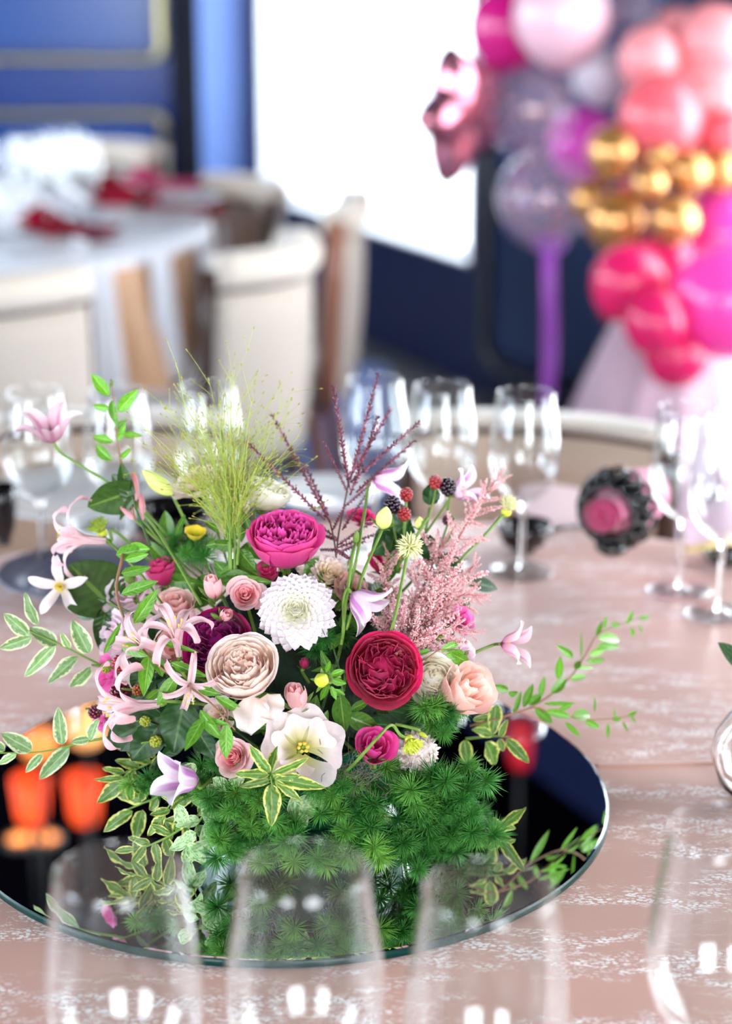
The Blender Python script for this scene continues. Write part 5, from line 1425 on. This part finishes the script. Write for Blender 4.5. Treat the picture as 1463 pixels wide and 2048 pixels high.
sprig('variegated_sprig', 'yellow edged variegated sprig under the striped clematis at the lower left', [(420, 1545), (390, 1590), (350, 1600), (318, 1640)],
      [(400, 1570, 345, 1565, .45), (395, 1585, 430, 1600, .45), (385, 1590, 340, 1620, .4), (360, 1600, 320, 1590, .45), (350, 1605, 372, 1650, .42), (330, 1630, 295, 1672, .42), (325, 1635, 345, 1680, .45), (410, 1560, 440, 1560, .5), (340, 1620, 300, 1630, .45)],
      LM_VAR, 'oval', .42, -.0, M_STEMG, seed=14, wave=.8, depth=lambda x, y: -.09)
sprig('variegated_sprig', 'bright yellow edged sprig in front, its big leaf hanging down over the fern', [(556, 1600), (545, 1575), (541, 1552)],
      [(538, 1548, 471, 1545, .34), (540, 1545, 497, 1490, .36), (541, 1545, 550, 1490, .40), (543, 1548, 622, 1520, .20), (545, 1553, 613, 1551, .24), (539, 1560, 478, 1574, .26), (548, 1558, 652, 1574, .26), (541, 1568, 547, 1650, .44), (550, 1562, 606, 1602, .26)],
      LM_VAR, 'oval', .36, -.045, M_STEMG, seed=15, wave=.7, bend=.16)
sprig('variegated_sprig', 'yellow edged variegated sprig hanging lowest at the left, near the tray', [(410, 1620), (350, 1665), (300, 1690), (262, 1700)],
      [(380, 1640, 330, 1640, .42), (370, 1650, 392, 1700, .42), (340, 1668, 300, 1650, .42), (330, 1675, 345, 1722, .42), (300, 1688, 256, 1672, .4), (290, 1692, 262, 1730, .4), (310, 1685, 318, 1735, .4), (268, 1698, 226, 1702, .36), (395, 1630, 420, 1600, .4), (350, 1662, 372, 1620, .4)],
      LM_VAR, 'oval', .42, -.0, M_STEMG, seed=34, wave=.8, depth=lambda x, y: -.10)
sprig('variegated_sprig', 'variegated sprig with pale leaves filling the gap beside the fern at the lower left', [(440, 1600), (400, 1640), (380, 1690)],
      [(430, 1610, 380, 1600, .5), (420, 1620, 450, 1660, .5), (400, 1640, 350, 1650, .5), (395, 1650, 430, 1690, .5), (385, 1675, 340, 1700, .5), (382, 1685, 410, 1730, .5), (410, 1630, 420, 1590, .5), (380, 1690, 372, 1738, .5)],
      LM_PALE, 'oval', .5, -.0, M_STEMG, seed=35, wave=.8, depth=lambda x, y: -.105)
sprig('bramble_sprig', 'dark serrated bramble leaves under the nerines at the left', [(380, 1380), (340, 1410), (320, 1440)],
      [(330, 1430, 218, 1482, .72), (368, 1400, 346, 1506, .72), (300, 1330, 262, 1378, .7), (390, 1450, 424, 1514, .6), (320, 1450, 262, 1520, .7)], LM_DARK, 'oval', .7, -.01, M_STEMD, seed=16, wave=.8)
sprig('bramble_sprig', 'serrated bramble leaves around the upper blackberries', [(838, 1110), (852, 1060), (858, 1015)],
      [(858, 1010, 862, 966, .82), (820, 1040, 742, 1108, .62), (850, 1070, 862, 1128, .6), (870, 1110, 930, 1168, .6), (790, 1060, 778, 1108, .5)], LM_DARK, 'oval', .7, .02, M_STEMD, seed=17, wave=.8)
sprig('leafy_sprig', 'dark leaves in the shaded gap between the dahlia and the crimson rose', [(690, 1420), (680, 1350), (665, 1290)],
      [(680, 1390, 690, 1468, .5), (670, 1370, 640, 1300, .3), (690, 1430, 760, 1460, .5), (700, 1420, 740, 1400, .4), (676, 1330, 620, 1342, .2), (660, 1300, 690, 1260, .3), (655, 1420, 640, 1480, .26), (560, 1455, 470, 1440, .24), (690, 1380, 660, 1390, .4)], LM_BUSH, 'lance', .4, .0, M_STEMD, seed=18)
sprig('leafy_sprig', 'olive leaves beneath the large magenta rose', [(480, 1180), (470, 1120), (480, 1080)],
      [(470, 1130, 440, 1150, .4), (478, 1100, 510, 1140, .5), (490, 1060, 478, 1010, .4), (470, 1090, 420, 1090, .5), (500, 1060, 488, 1030, .5), (450, 1150, 500, 1150, .4), (440, 1085, 412, 1092, .6), (470, 1160, 540, 1165, .3), (410, 1040, 440, 1070, .25), (370, 1030, 350, 1070, .25)], LM_BUSH, 'lance', .4, .0, M_STEMD, seed=19)
sprig('leafy_sprig', 'thin light leaves between the lilac bloom and the pale clematis', [(850, 1320), (880, 1300), (925, 1300)],
      [(880, 1302, 918, 1284, .3), (890, 1310, 930, 1306, .4), (860, 1300, 835, 1306, .3), (900, 1305, 940, 1330, .5)], LM_GREEN, 'lance', .4, -.03, M_TWIG, seed=20, r=.0006)
sprig('leafy_sprig', 'calyx leaves spreading around the round lime bud', [(680, 1352), (662, 1362)],
      [(655, 1372, 640, 1402, .4), (662, 1372, 672, 1400, .4), (662, 1360, 692, 1368, .5), (660, 1350, 690, 1340, .4), (652, 1345, 660, 1322, .4), (668, 1378, 690, 1390, .3)], LM_GREEN, 'lance', .4, -.03, M_STEMG, seed=21)
# filler leaves in the shaded core, one sprig per place
rr = random.Random(77)
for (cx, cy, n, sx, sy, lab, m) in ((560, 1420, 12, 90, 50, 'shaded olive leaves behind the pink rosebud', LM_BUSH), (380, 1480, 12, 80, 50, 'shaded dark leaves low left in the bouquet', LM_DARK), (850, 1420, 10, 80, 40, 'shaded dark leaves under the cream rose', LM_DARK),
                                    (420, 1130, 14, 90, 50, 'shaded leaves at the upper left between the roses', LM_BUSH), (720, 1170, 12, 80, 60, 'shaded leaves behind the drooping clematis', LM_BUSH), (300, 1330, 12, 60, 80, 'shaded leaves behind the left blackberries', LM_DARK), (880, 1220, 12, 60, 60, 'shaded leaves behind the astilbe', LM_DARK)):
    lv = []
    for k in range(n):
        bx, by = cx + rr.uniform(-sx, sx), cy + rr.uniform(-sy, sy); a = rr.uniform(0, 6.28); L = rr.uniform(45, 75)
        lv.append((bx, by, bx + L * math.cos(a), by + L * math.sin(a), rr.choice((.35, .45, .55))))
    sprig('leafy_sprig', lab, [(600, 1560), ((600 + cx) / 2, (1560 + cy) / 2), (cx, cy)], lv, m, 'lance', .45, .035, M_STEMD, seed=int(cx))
# pale mottled leaves low left
lv = []
for k in range(26):
    bx, by = 430 + rr.gauss(0, 42), 1640 + rr.gauss(0, 42); a = rr.uniform(0, 6.28); L = rr.uniform(30, 46)
    lv.append((bx, by, bx + L * math.cos(a), by + L * math.sin(a), .72))
sprig('pale_leaf_spray', 'mottled pale green round leaves low left between fern and variegated sprigs', [(520, 1600), (460, 1620), (420, 1660)], lv, LM_PALE, 'oval', .85, .0, M_STEMG, seed=30, bend=.2, wave=.8, depth=lambda x, y: -.125)
lv = []
for k in range(9):
    bx, by = 600 + rr.gauss(0, 26), 1612 + rr.gauss(0, 20); a = rr.uniform(0, 6.28); L = rr.uniform(28, 40)
    lv.append((bx, by, bx + L * math.cos(a), by + L * math.sin(a), .72))
sprig('pale_leaf_spray', 'mottled pale green leaves in the fern just under the lisianthus', [(620, 1580), (600, 1610)], lv, LM_PALE, 'oval', .85, .0, M_STEMG, seed=31, bend=.2, wave=.8, depth=lambda x, y: -.13)
lv = []
for k in range(8):
    bx, by = 960 + rr.gauss(0, 16), 1640 + rr.gauss(0, 22); a = rr.uniform(-.8, .8); L = rr.uniform(26, 44)
    lv.append((bx, by, bx + L * math.cos(a), by + L * math.sin(a), .5))
lv += [(1000, 1655, 1052, 1612, .3), (990, 1668, 1030, 1640, .3)]
sprig('variegated_sprig', 'yellow green variegated sprig low right at the edge of the fern', [(900, 1620), (950, 1640), (1010, 1650)], lv, LM_VAR, 'oval', .5, .0, M_STEMG, seed=32, depth=lambda x, y: -.05, wave=.7)


# ------------------------------------------------------------------ feathery fern
M_FERN = mat('feathery fern green', srgb(44, 122, 44), rough=.5)
_nt_ = M_FERN.node_tree; _b = _nt_.nodes['Principled BSDF']
_oi = _nt_.nodes.new('ShaderNodeObjectInfo'); _rp = _nt_.nodes.new('ShaderNodeValToRGB')
_rp.color_ramp.elements[0].color = C4(srgb(48, 122, 42)); _rp.color_ramp.elements[1].color = C4(srgb(134, 192, 76))
_n2 = _rp.color_ramp.elements.new(.6); _n2.color = C4(srgb(78, 158, 60))
_nt_.links.new(_oi.outputs['Random'], _rp.inputs[0]); _nt_.links.new(_rp.outputs[0], _b.inputs['Base Color'])
add_translucent(_nt_, _b, _nt_.nodes['Material Output'], _rp.outputs[0], .3)
TUFT = []
for v in range(5):
    rr = random.Random(100 + v); mb = MB()
    for k in range(100):
        q = (k + .5) / 100; th = 1.95 * q ** .6; a = k * 2.39996 + rr.uniform(-.2, .2)
        d = Vector((math.sin(th) * math.cos(a), math.sin(th) * math.sin(a), math.cos(th)))
        L = rr.uniform(.72, 1.05); side = d.orthogonal().normalized(); b2 = d.cross(side)
        w = .021
        p0 = d * .03; p1 = d * L * .55 + side * rr.uniform(-.06, .06) + b2 * rr.uniform(-.06, .06); p2 = d * L + (p1 - d * L * .55) * 1.8
        vs_ = [p0 + side * w * .6, p0 - side * w * .3 + b2 * w * .5, p0 - side * w * .3 - b2 * w * .5, p1 + side * w, p1 - side * w * .5 + b2 * w * .86, p1 - side * w * .5 - b2 * w * .86, p2]
        fs = [(0, 1, 4, 3), (1, 2, 5, 4), (2, 0, 3, 5), (3, 4, 6), (4, 5, 6), (5, 3, 6)]
        mb.add(vs_, fs)
    TUFT.append(mb.mesh('needle_tuft', M_FERN))
def fern(label, cx, cy, sx, sy, n, dy=0.0, size=36, seed=1, depth=None, poly=None):
    rr = random.Random(seed); D = (lambda x, y: P(x, y, dy)) if depth is None else (lambda x, y: at(x, y, depth(x, y)))
    base = D(cx, cy) + Vector((0, .05, -.01))
    t = thing('fern_sprig', label, 'fern', base, None, 'feathery fern sprigs')
    inv = t.matrix_basis.inverted(); tips = []
    for k in range(n):
        a = rr.uniform(0, 6.28); q = math.sqrt(rr.uniform(0, 1))
        x, y = cx + sx * q * math.cos(a), cy + sy * q * math.sin(a)
        p = D(x, y) + Vector((rr.gauss(0, .004), rr.gauss(0, .010), rr.gauss(0, .004)))
        if p.z < TABLE_Z + .02: p.z = TABLE_Z + .02 + rr.uniform(0, .01)
        d = (p - CORE).normalized() * .6 + Vector((rr.gauss(0, .3), -.4 + rr.gauss(0, .25), rr.gauss(.1, .3)))
        s = size * px_m(p) * rr.uniform(.75, 1.2)
        if p.z < TABLE_Z + .012 + s * .8: p.z = TABLE_Z + .012 + s * .8
        obj('needle_tuft', TUFT[rr.randrange(5)], t, inv @ Matrix.Translation(p) @ axis_rot(d, rr.uniform(0, 6)).to_4x4() @ Sc(s))
        tips.append(inv @ p)
    mb = MB()
    for p in tips: mb.tube([Vector((0, 0, 0)), p * .5 + Vector((0, 0, .006)), p], .0005, 4)
    mb.build('stalks', M_STEMD, t)
    return t
fern('feathery fern mass under the lisianthus, left of the pale leaves', 480, 1600, 75, 50, 20, 0, 38, 1)
fern('feathery fern in the middle of the front, above the emerald pot', 600, 1575, 80, 26, 12, 0, 36, 2)
fern('feathery fern hanging in front left of the pot', 520, 1670, 95, 42, 22, 0, 40, 3)
fern('feathery fern just under the half open magenta rose', 720, 1590, 80, 40, 20, 0, 40, 4)
fern('feathery fern under the cream carnation', 860, 1580, 75, 45, 24, -.01, 42, 5)
fern('feathery fern bulging out at the right over the black tray', 930, 1610, 48, 75, 22, -.02, 42, 6)
fern('feathery fern low in front of the pot at right', 800, 1670, 110, 45, 28, -.005, 42, 7)
fern('feathery fern hanging lowest in the middle', 680, 1690, 60, 36, 12, .0, 40, 8)
fern('feathery fern trailing to the tray at the front left', 500, 1730, 90, 26, 16, 0, 38, 21, depth=lambda x, y: -.115)
fern('feathery fern trailing to the tray at the front right', 800, 1735, 120, 26, 20, 0, 40, 22, depth=lambda x, y: -.115)
fern('feathery fern trailing to the tray at the right end', 925, 1690, 45, 30, 10, 0, 40, 23, depth=lambda x, y: -.07)
fern('feathery fern tuft between the cream and the peach rose', 868, 1425, 55, 32, 13, -.005, 38, 9)
fern('dark feathery fern at the upper left beside the yellow flower', 385, 1110, 50, 46, 12, .03, 34, 10)
fern('feathery fern in the gap under the white dahlia', 650, 1275, 40, 46, 10, .015, 34, 11)
fern('feathery fern at the left behind the striped clematis', 325, 1575, 40, 32, 8, .02, 32, 12)
fern('feathery fern in the gap under the pink spray rose at lower left', 430, 1555, 40, 30, 8, .005, 32, 13)
fern('feathery fern on the shaded rear side of the pot', 640, 1560, 200, 30, 16, .16, 40, 14)
# grey moss wisps
M_MOSS = mat('grey spanish moss', srgb(120, 104, 98), rough=.9)
c = P(700, 1552, -.005); mb = MB(); rr = random.Random(4)
for k in range(90):
    p = Vector((rr.gauss(0, .014), rr.gauss(0, .004), rr.gauss(0, .009))); d = Vector((rr.gauss(0, 1), rr.gauss(0, .4), rr.gauss(0, .7))).normalized() * .006
    pts = [p]
    for q in range(4): d = (d + Vector((rr.gauss(0, .004), rr.gauss(0, .003), rr.gauss(0, .004)))).normalized() * .006; pts.append(pts[-1] + d)
    mb.tube(pts, .00025, 3, cap=False)
o = mb.build('spanish_moss', M_MOSS); o.location = c; tag(o, 'grey brown moss wisps below the half open magenta rose', 'moss', kind='stuff')

# ------------------------------------------------------------------ astilbe
M_AST = tint_mat('astilbe floret', .6, .3)
SPIKE = []
for v in range(4):
    rr = random.Random(300 + v); mb = MB()
    mb.tube([(0, 0, 0), (.01, 0, .5), (0, .01, 1.0)], [.012, .009, .004], 4); mb.c = [srgb(226, 140, 150)] * len(mb.v)
    for k in range(120):
        z = rr.uniform(.04, 1.0); R_ = .13 * (1 - z) ** .7 + .022; a = k * 2.39996
        q = Vector((R_ * math.cos(a) * rr.uniform(.5, 1), R_ * math.sin(a) * rr.uniform(.5, 1), z))
        c_ = rr.choice((srgb(254, 220, 218), srgb(250, 200, 202), srgb(255, 234, 230), srgb(242, 172, 180), srgb(253, 212, 212)))
        rot = axis_rot((math.cos(a), math.sin(a), rr.uniform(.1, 1)))
        mb.blob(q, .019, .019, .030, nu=5, nv=3, rot=rot, color=c_)
        if k % 3 == 0: mb.blob(q * 1.0 + Vector((.012 * math.cos(a), .012 * math.sin(a), .01)), .008, nu=4, nv=2, color=srgb(236, 150, 164))
    SPIKE.append(mb.mesh('floret_spike', M_AST))
M_ASTSTEM = mat('rosy astilbe stem', srgb(186, 110, 104), rough=.5)
def astilbe(label, pts, n, blen, dy, seed, top_bare=.0, droop=.2, width=1.0):
    rr = random.Random(seed); w = [P(x, y, dy) for x, y in pts]
    t = thing('astilbe_plume', label, 'flower', w[0], None, 'pink astilbe plumes')
    sp = smooth_path(local(t, w), 8); m = len(sp)
    MB().tube(sp, [.0014 * (1.2 - .9 * k / (m - 1)) for k in range(m)], 6).build('stem', M_ASTSTEM, t)
    s = px_m(w[0])
    for k in range(n):
        q = .10 + .86 * (k + .5) / n; x = q * (m - 1); i = min(int(x), m - 2); p = sp[i].lerp(sp[i + 1], x - i)
        tg = (sp[i + 1] - sp[i]).normalized(); a = k * 2.39996 + rr.uniform(-.3, .3)
        o1 = tg.orthogonal().normalized(); o2 = tg.cross(o1)
        d = (o1 * math.cos(a) + o2 * math.sin(a)) * (1.15 - .55 * q) * width + tg * (.55 + .4 * q) - Vector((0, 0, droop * (1 - q)))
        L = blen * s * (1.08 - .80 * q ** 1.1) * rr.uniform(.85, 1.15)
        obj('floret_spike', SPIKE[k % 4], t, Matrix.Translation(p) @ axis_rot(d, rr.uniform(0, 6)).to_4x4() @ Sc(L))
    tg = (sp[-1] - sp[-3]).normalized()
    obj('floret_spike', SPIKE[0], t, Matrix.Translation(sp[-3]) @ axis_rot(tg).to_4x4() @ Sc(blen * s * .42))
    return t
astilbe('tallest pink astilbe plume leaning to the upper right', [(850, 1250), (890, 1130), (950, 1020), (1004, 944)], 26, 105, .0, 1)
astilbe('broad pink astilbe plume in the middle, behind the spiky seed head', [(800, 1310), (830, 1220), (860, 1140), (890, 1080)], 26, 110, .01, 2)
astilbe('pink astilbe plume spreading right above the orchid bloom', [(800, 1310), (850, 1250), (900, 1190), (955, 1120)], 24, 100, -.01, 3, droop=.35)
astilbe('lower pink astilbe plume reaching right over the lilac bloom', [(790, 1310), (840, 1275), (900, 1260), (955, 1265)], 20, 80, -.022, 4, droop=.1)
astilbe('small pink astilbe plume at the left beside the crimson rose', [(775, 1300), (775, 1220), (770, 1150), (780, 1085)], 22, 80, .025, 5)
astilbe('pink astilbe plume filling the middle right, turned to the viewer', [(800, 1330), (850, 1240), (925, 1190), (960, 1195)], 22, 90, -.0, 6, droop=.3)
astilbe('pink astilbe plume low behind the crimson rose', [(770, 1330), (800, 1270), (820, 1230), (830, 1190)], 22, 85, .0, 7, droop=.2)

# ------------------------------------------------------------------ dark red grass spikes
M_SPK = tint_mat('plum grass spike', .6, .1)
SP2 = []
for v in range(3):
    rr = random.Random(400 + v); mb = MB(); mb.tube([(0, 0, 0), (0, 0, 1)], [.0045, .0022], 5); mb.c = [srgb(120, 60, 70)] * len(mb.v)
    for k in range(56):
        z = .06 + .94 * k / 56; a = math.pi * (k % 2) + k * .5
        c_ = rr.choice((srgb(112, 52, 72), srgb(134, 70, 92), srgb(92, 36, 56), srgb(160, 100, 120)))
        d = Vector((math.cos(a) * .35, math.sin(a) * .35, 1)).normalized()
        mb.blob((.007 * math.cos(a), .007 * math.sin(a), z), .0052 * (1.1 - .4 * z), .0052 * (1.1 - .4 * z), .017, nu=5, nv=4, rot=axis_rot(d), color=c_)
    SP2.append(mb.mesh('seed_spike', M_SPK))
def spikes(label, stem, lst, dy, seed):
    w = [P(x, y, dy) for x, y in stem]; t = thing('plume_grass', label, 'grass', w[0], None, 'dark red plume grass')
    MB().tube(smooth_path(local(t, w), 6), .0008, 5).build('stem', mat('plum stem', srgb(96, 72, 66)), t)
    inv = t.matrix_basis.inverted(); rr = random.Random(seed)
    for k, (bx, by, tx, ty) in enumerate(lst):
        b, e = P(bx, by, dy), P(tx, ty, dy + rr.uniform(-.03, .04)); d = e - b
        if k % 2: b, e = b, e
        obj('seed_spike', SP2[k % 3], t, inv @ Matrix.Translation(b) @ axis_rot(d, k).to_4x4() @ Matrix.Diagonal((.20 if d.length > .06 else .14, .20 if d.length > .06 else .14, d.length, 1)))
    return t
spikes('dark red grass plume with spikes fanning up in front of the middle wine glasses', [(672, 1110), (678, 1060), (690, 1000), (698, 955)],
       [(698, 975, 666, 768), (700, 960, 757, 745), (702, 950, 783, 815), (700, 965, 840, 842), (712, 985, 830, 880), (695, 985, 645, 880), (690, 1012, 742, 968), (700, 990, 757, 830)], .02, 1)
spikes('dark red grass plume leaning left across the airy green grass', [(672, 1115), (668, 1080), (660, 1045)],
       [(660, 1045, 542, 826), (656, 1030, 607, 925), (650, 1040, 490, 880), (665, 1060, 690, 1010), (672, 1075, 596, 1022), (675, 1080, 640, 1068), (676, 1090, 742, 1045), (676, 1100, 640, 1100), (678, 1105, 730, 1082), (684, 1060, 735, 985), (676, 1095, 760, 1065), (672, 1100, 700, 1118)], .02, 2)

# ------------------------------------------------------------------ airy green panic grass
M_PAN = mat('lime grass hair', srgb(168, 184, 70), rough=.6); M_PSEED = mat('tan grass seed', srgb(158, 150, 60), rough=.6)
def panic(label, base, mid, n, spread, lpx, dy, seed, lean):
    rr = random.Random(seed); b, mdl = P(*base, dy), P(*mid, dy); s = px_m(b)
    t = thing('panic_grass', label, 'grass', b, None, 'airy panic grass')
    ax = (mdl - b); pth = smooth_path(local(t, [b, b.lerp(mdl, .5) + Vector((.002, 0, 0)), mdl]), 6)
    MB().tube(pth, [.0013] * 3 + [.001] * (len(pth) - 3), 6).build('stem', M_STEMG, t)
    hairs, seeds = MB(), MB(); axl = ax.normalized(); L0 = ax.length
    o1 = axl.orthogonal().normalized(); o2 = axl.cross(o1)
    for k in range(n):
        q = rr.uniform(.35, 1.0); p = axl * (L0 * q)
        a = rr.uniform(0, 6.283); sp = abs(rr.gauss(0, spread)) + .05
        d = (axl + (o1 * math.cos(a) + o2 * math.sin(a)) * sp + lean * sp * 1.0).normalized()
        L = lpx * s * rr.uniform(.45, 1.1); bendv = Vector((rr.gauss(0, .12), rr.gauss(0, .12), rr.gauss(-.08, .1)))
        pts = [p]; dd = d.copy()
        for j in range(4): dd = (dd + bendv * .25 + (o1 * math.cos(a) + o2 * math.sin(a)) * .06).normalized(); pts.append(pts[-1] + dd * L / 4)
        hairs.tube(pts, [.0003, .00026, .00023, .0002, .00015], 3, cap=False)
        for j in range(rr.randint(3, 6)):
            i = rr.randint(1, 4); q0 = pts[i - 1].lerp(pts[i], rr.random())
            d2 = (dd + Vector((rr.gauss(0, .45), rr.gauss(0, .45), rr.gauss(0, .45)))).normalized(); l2 = L * rr.uniform(.12, .34)
            q1 = q0 + d2 * l2 * .5 + Vector((0, 0, .001)); q2 = q0 + d2 * l2
            hairs.tube([q0, q1, q2], [.0002, .00018, .00014], 3, cap=False)
            seeds.blob(q2, .00062, .00062, .0016, nu=5, nv=3, rot=axis_rot(d2))
        seeds.blob(pts[-1], .00065, .00065, .0017, nu=5, nv=3, rot=axis_rot(dd))
    o = hairs.build('hairs', M_PAN, t); o['kind'] = 'stuff'
    o = seeds.build('seeds', M_PSEED, t); o['kind'] = 'stuff'
    return t
panic('airy lime green grass plume fanning out at the top of the bouquet', (470, 1150), (455, 950), 70, .52, 270, .0, 1, Vector((0, 0, 0)))
panic('shorter lime grass plume leaning right in front of the cream rose', (474, 1130), (474, 975), 48, .5, 200, -.005, 2, Vector((.5, 0, .1)))
panic('thin grass wisps leaning left over the ivy', (460, 1140), (440, 985), 45, .5, 220, .0, 3, Vector((-.7, 0, .1)))
panic('single tall grass wisp rising above the plume', (462, 1140), (442, 860), 22, .28, 175, .0, 4, Vector((0, 0, 0)))

# ------------------------------------------------------------------ round glass vase at the right edge
vc = at(1502, 1500, -.02); VR = .0385
M_VGLASS = mat('clear vase glass', (1, 1, 1), rough=0, trans=1.0, ior=1.48)
vz = TABLE_Z + EPS
vp = at_z(1514, 1598, TABLE_Z); s = px_m(vp); R = 98 * s
t = thing('bud_vase', 'round clear glass bud vase cut by the right edge', 'vase', (vp.x, vp.y, vz))
prof = [(.001, 0), (R * .45, 0), (R * .8, R * .35), (R, R * .95), (R * .93, R * 1.4), (R * .65, R * 1.85), (R * .38, R * 2.1), (R * .36, R * 2.35), (R * .42, R * 2.5)]
inn = [(max(.0005, r - .0022), z + (.004 if z < R * .2 else 0)) for r, z in prof]
MB().lathe(prof + list(reversed(inn)), 40).build('glass', M_VGLASS, t)
t2 = thing('leaf_stem', 'dark green leaf standing in the round vase at the right edge', 'leaf', (vp.x, vp.y, vz + .006))
MB().tube(smooth_path([(-.01, -.01, 0), (-.012, 0, R), (0, 0, R * 2.2), (-.004, 0, R * 3.0)], 6), .0022, 8).build('stem', M_STEMD, t2)
me = leaf_mesh('vase', leaf_fn(.5, .3, .2, 'lance'), LM_DARK, 6, 10)
inv = t2.matrix_basis.inverted()
obj('leaf', me, t2, inv @ leaf_matrix(at(1490, 1340, vp.y), at(1444, 1284, vp.y), .4)); obj('leaf', me, t2, inv @ leaf_matrix(at(1490, 1340, vp.y), at(1530, 1270, vp.y), .4))
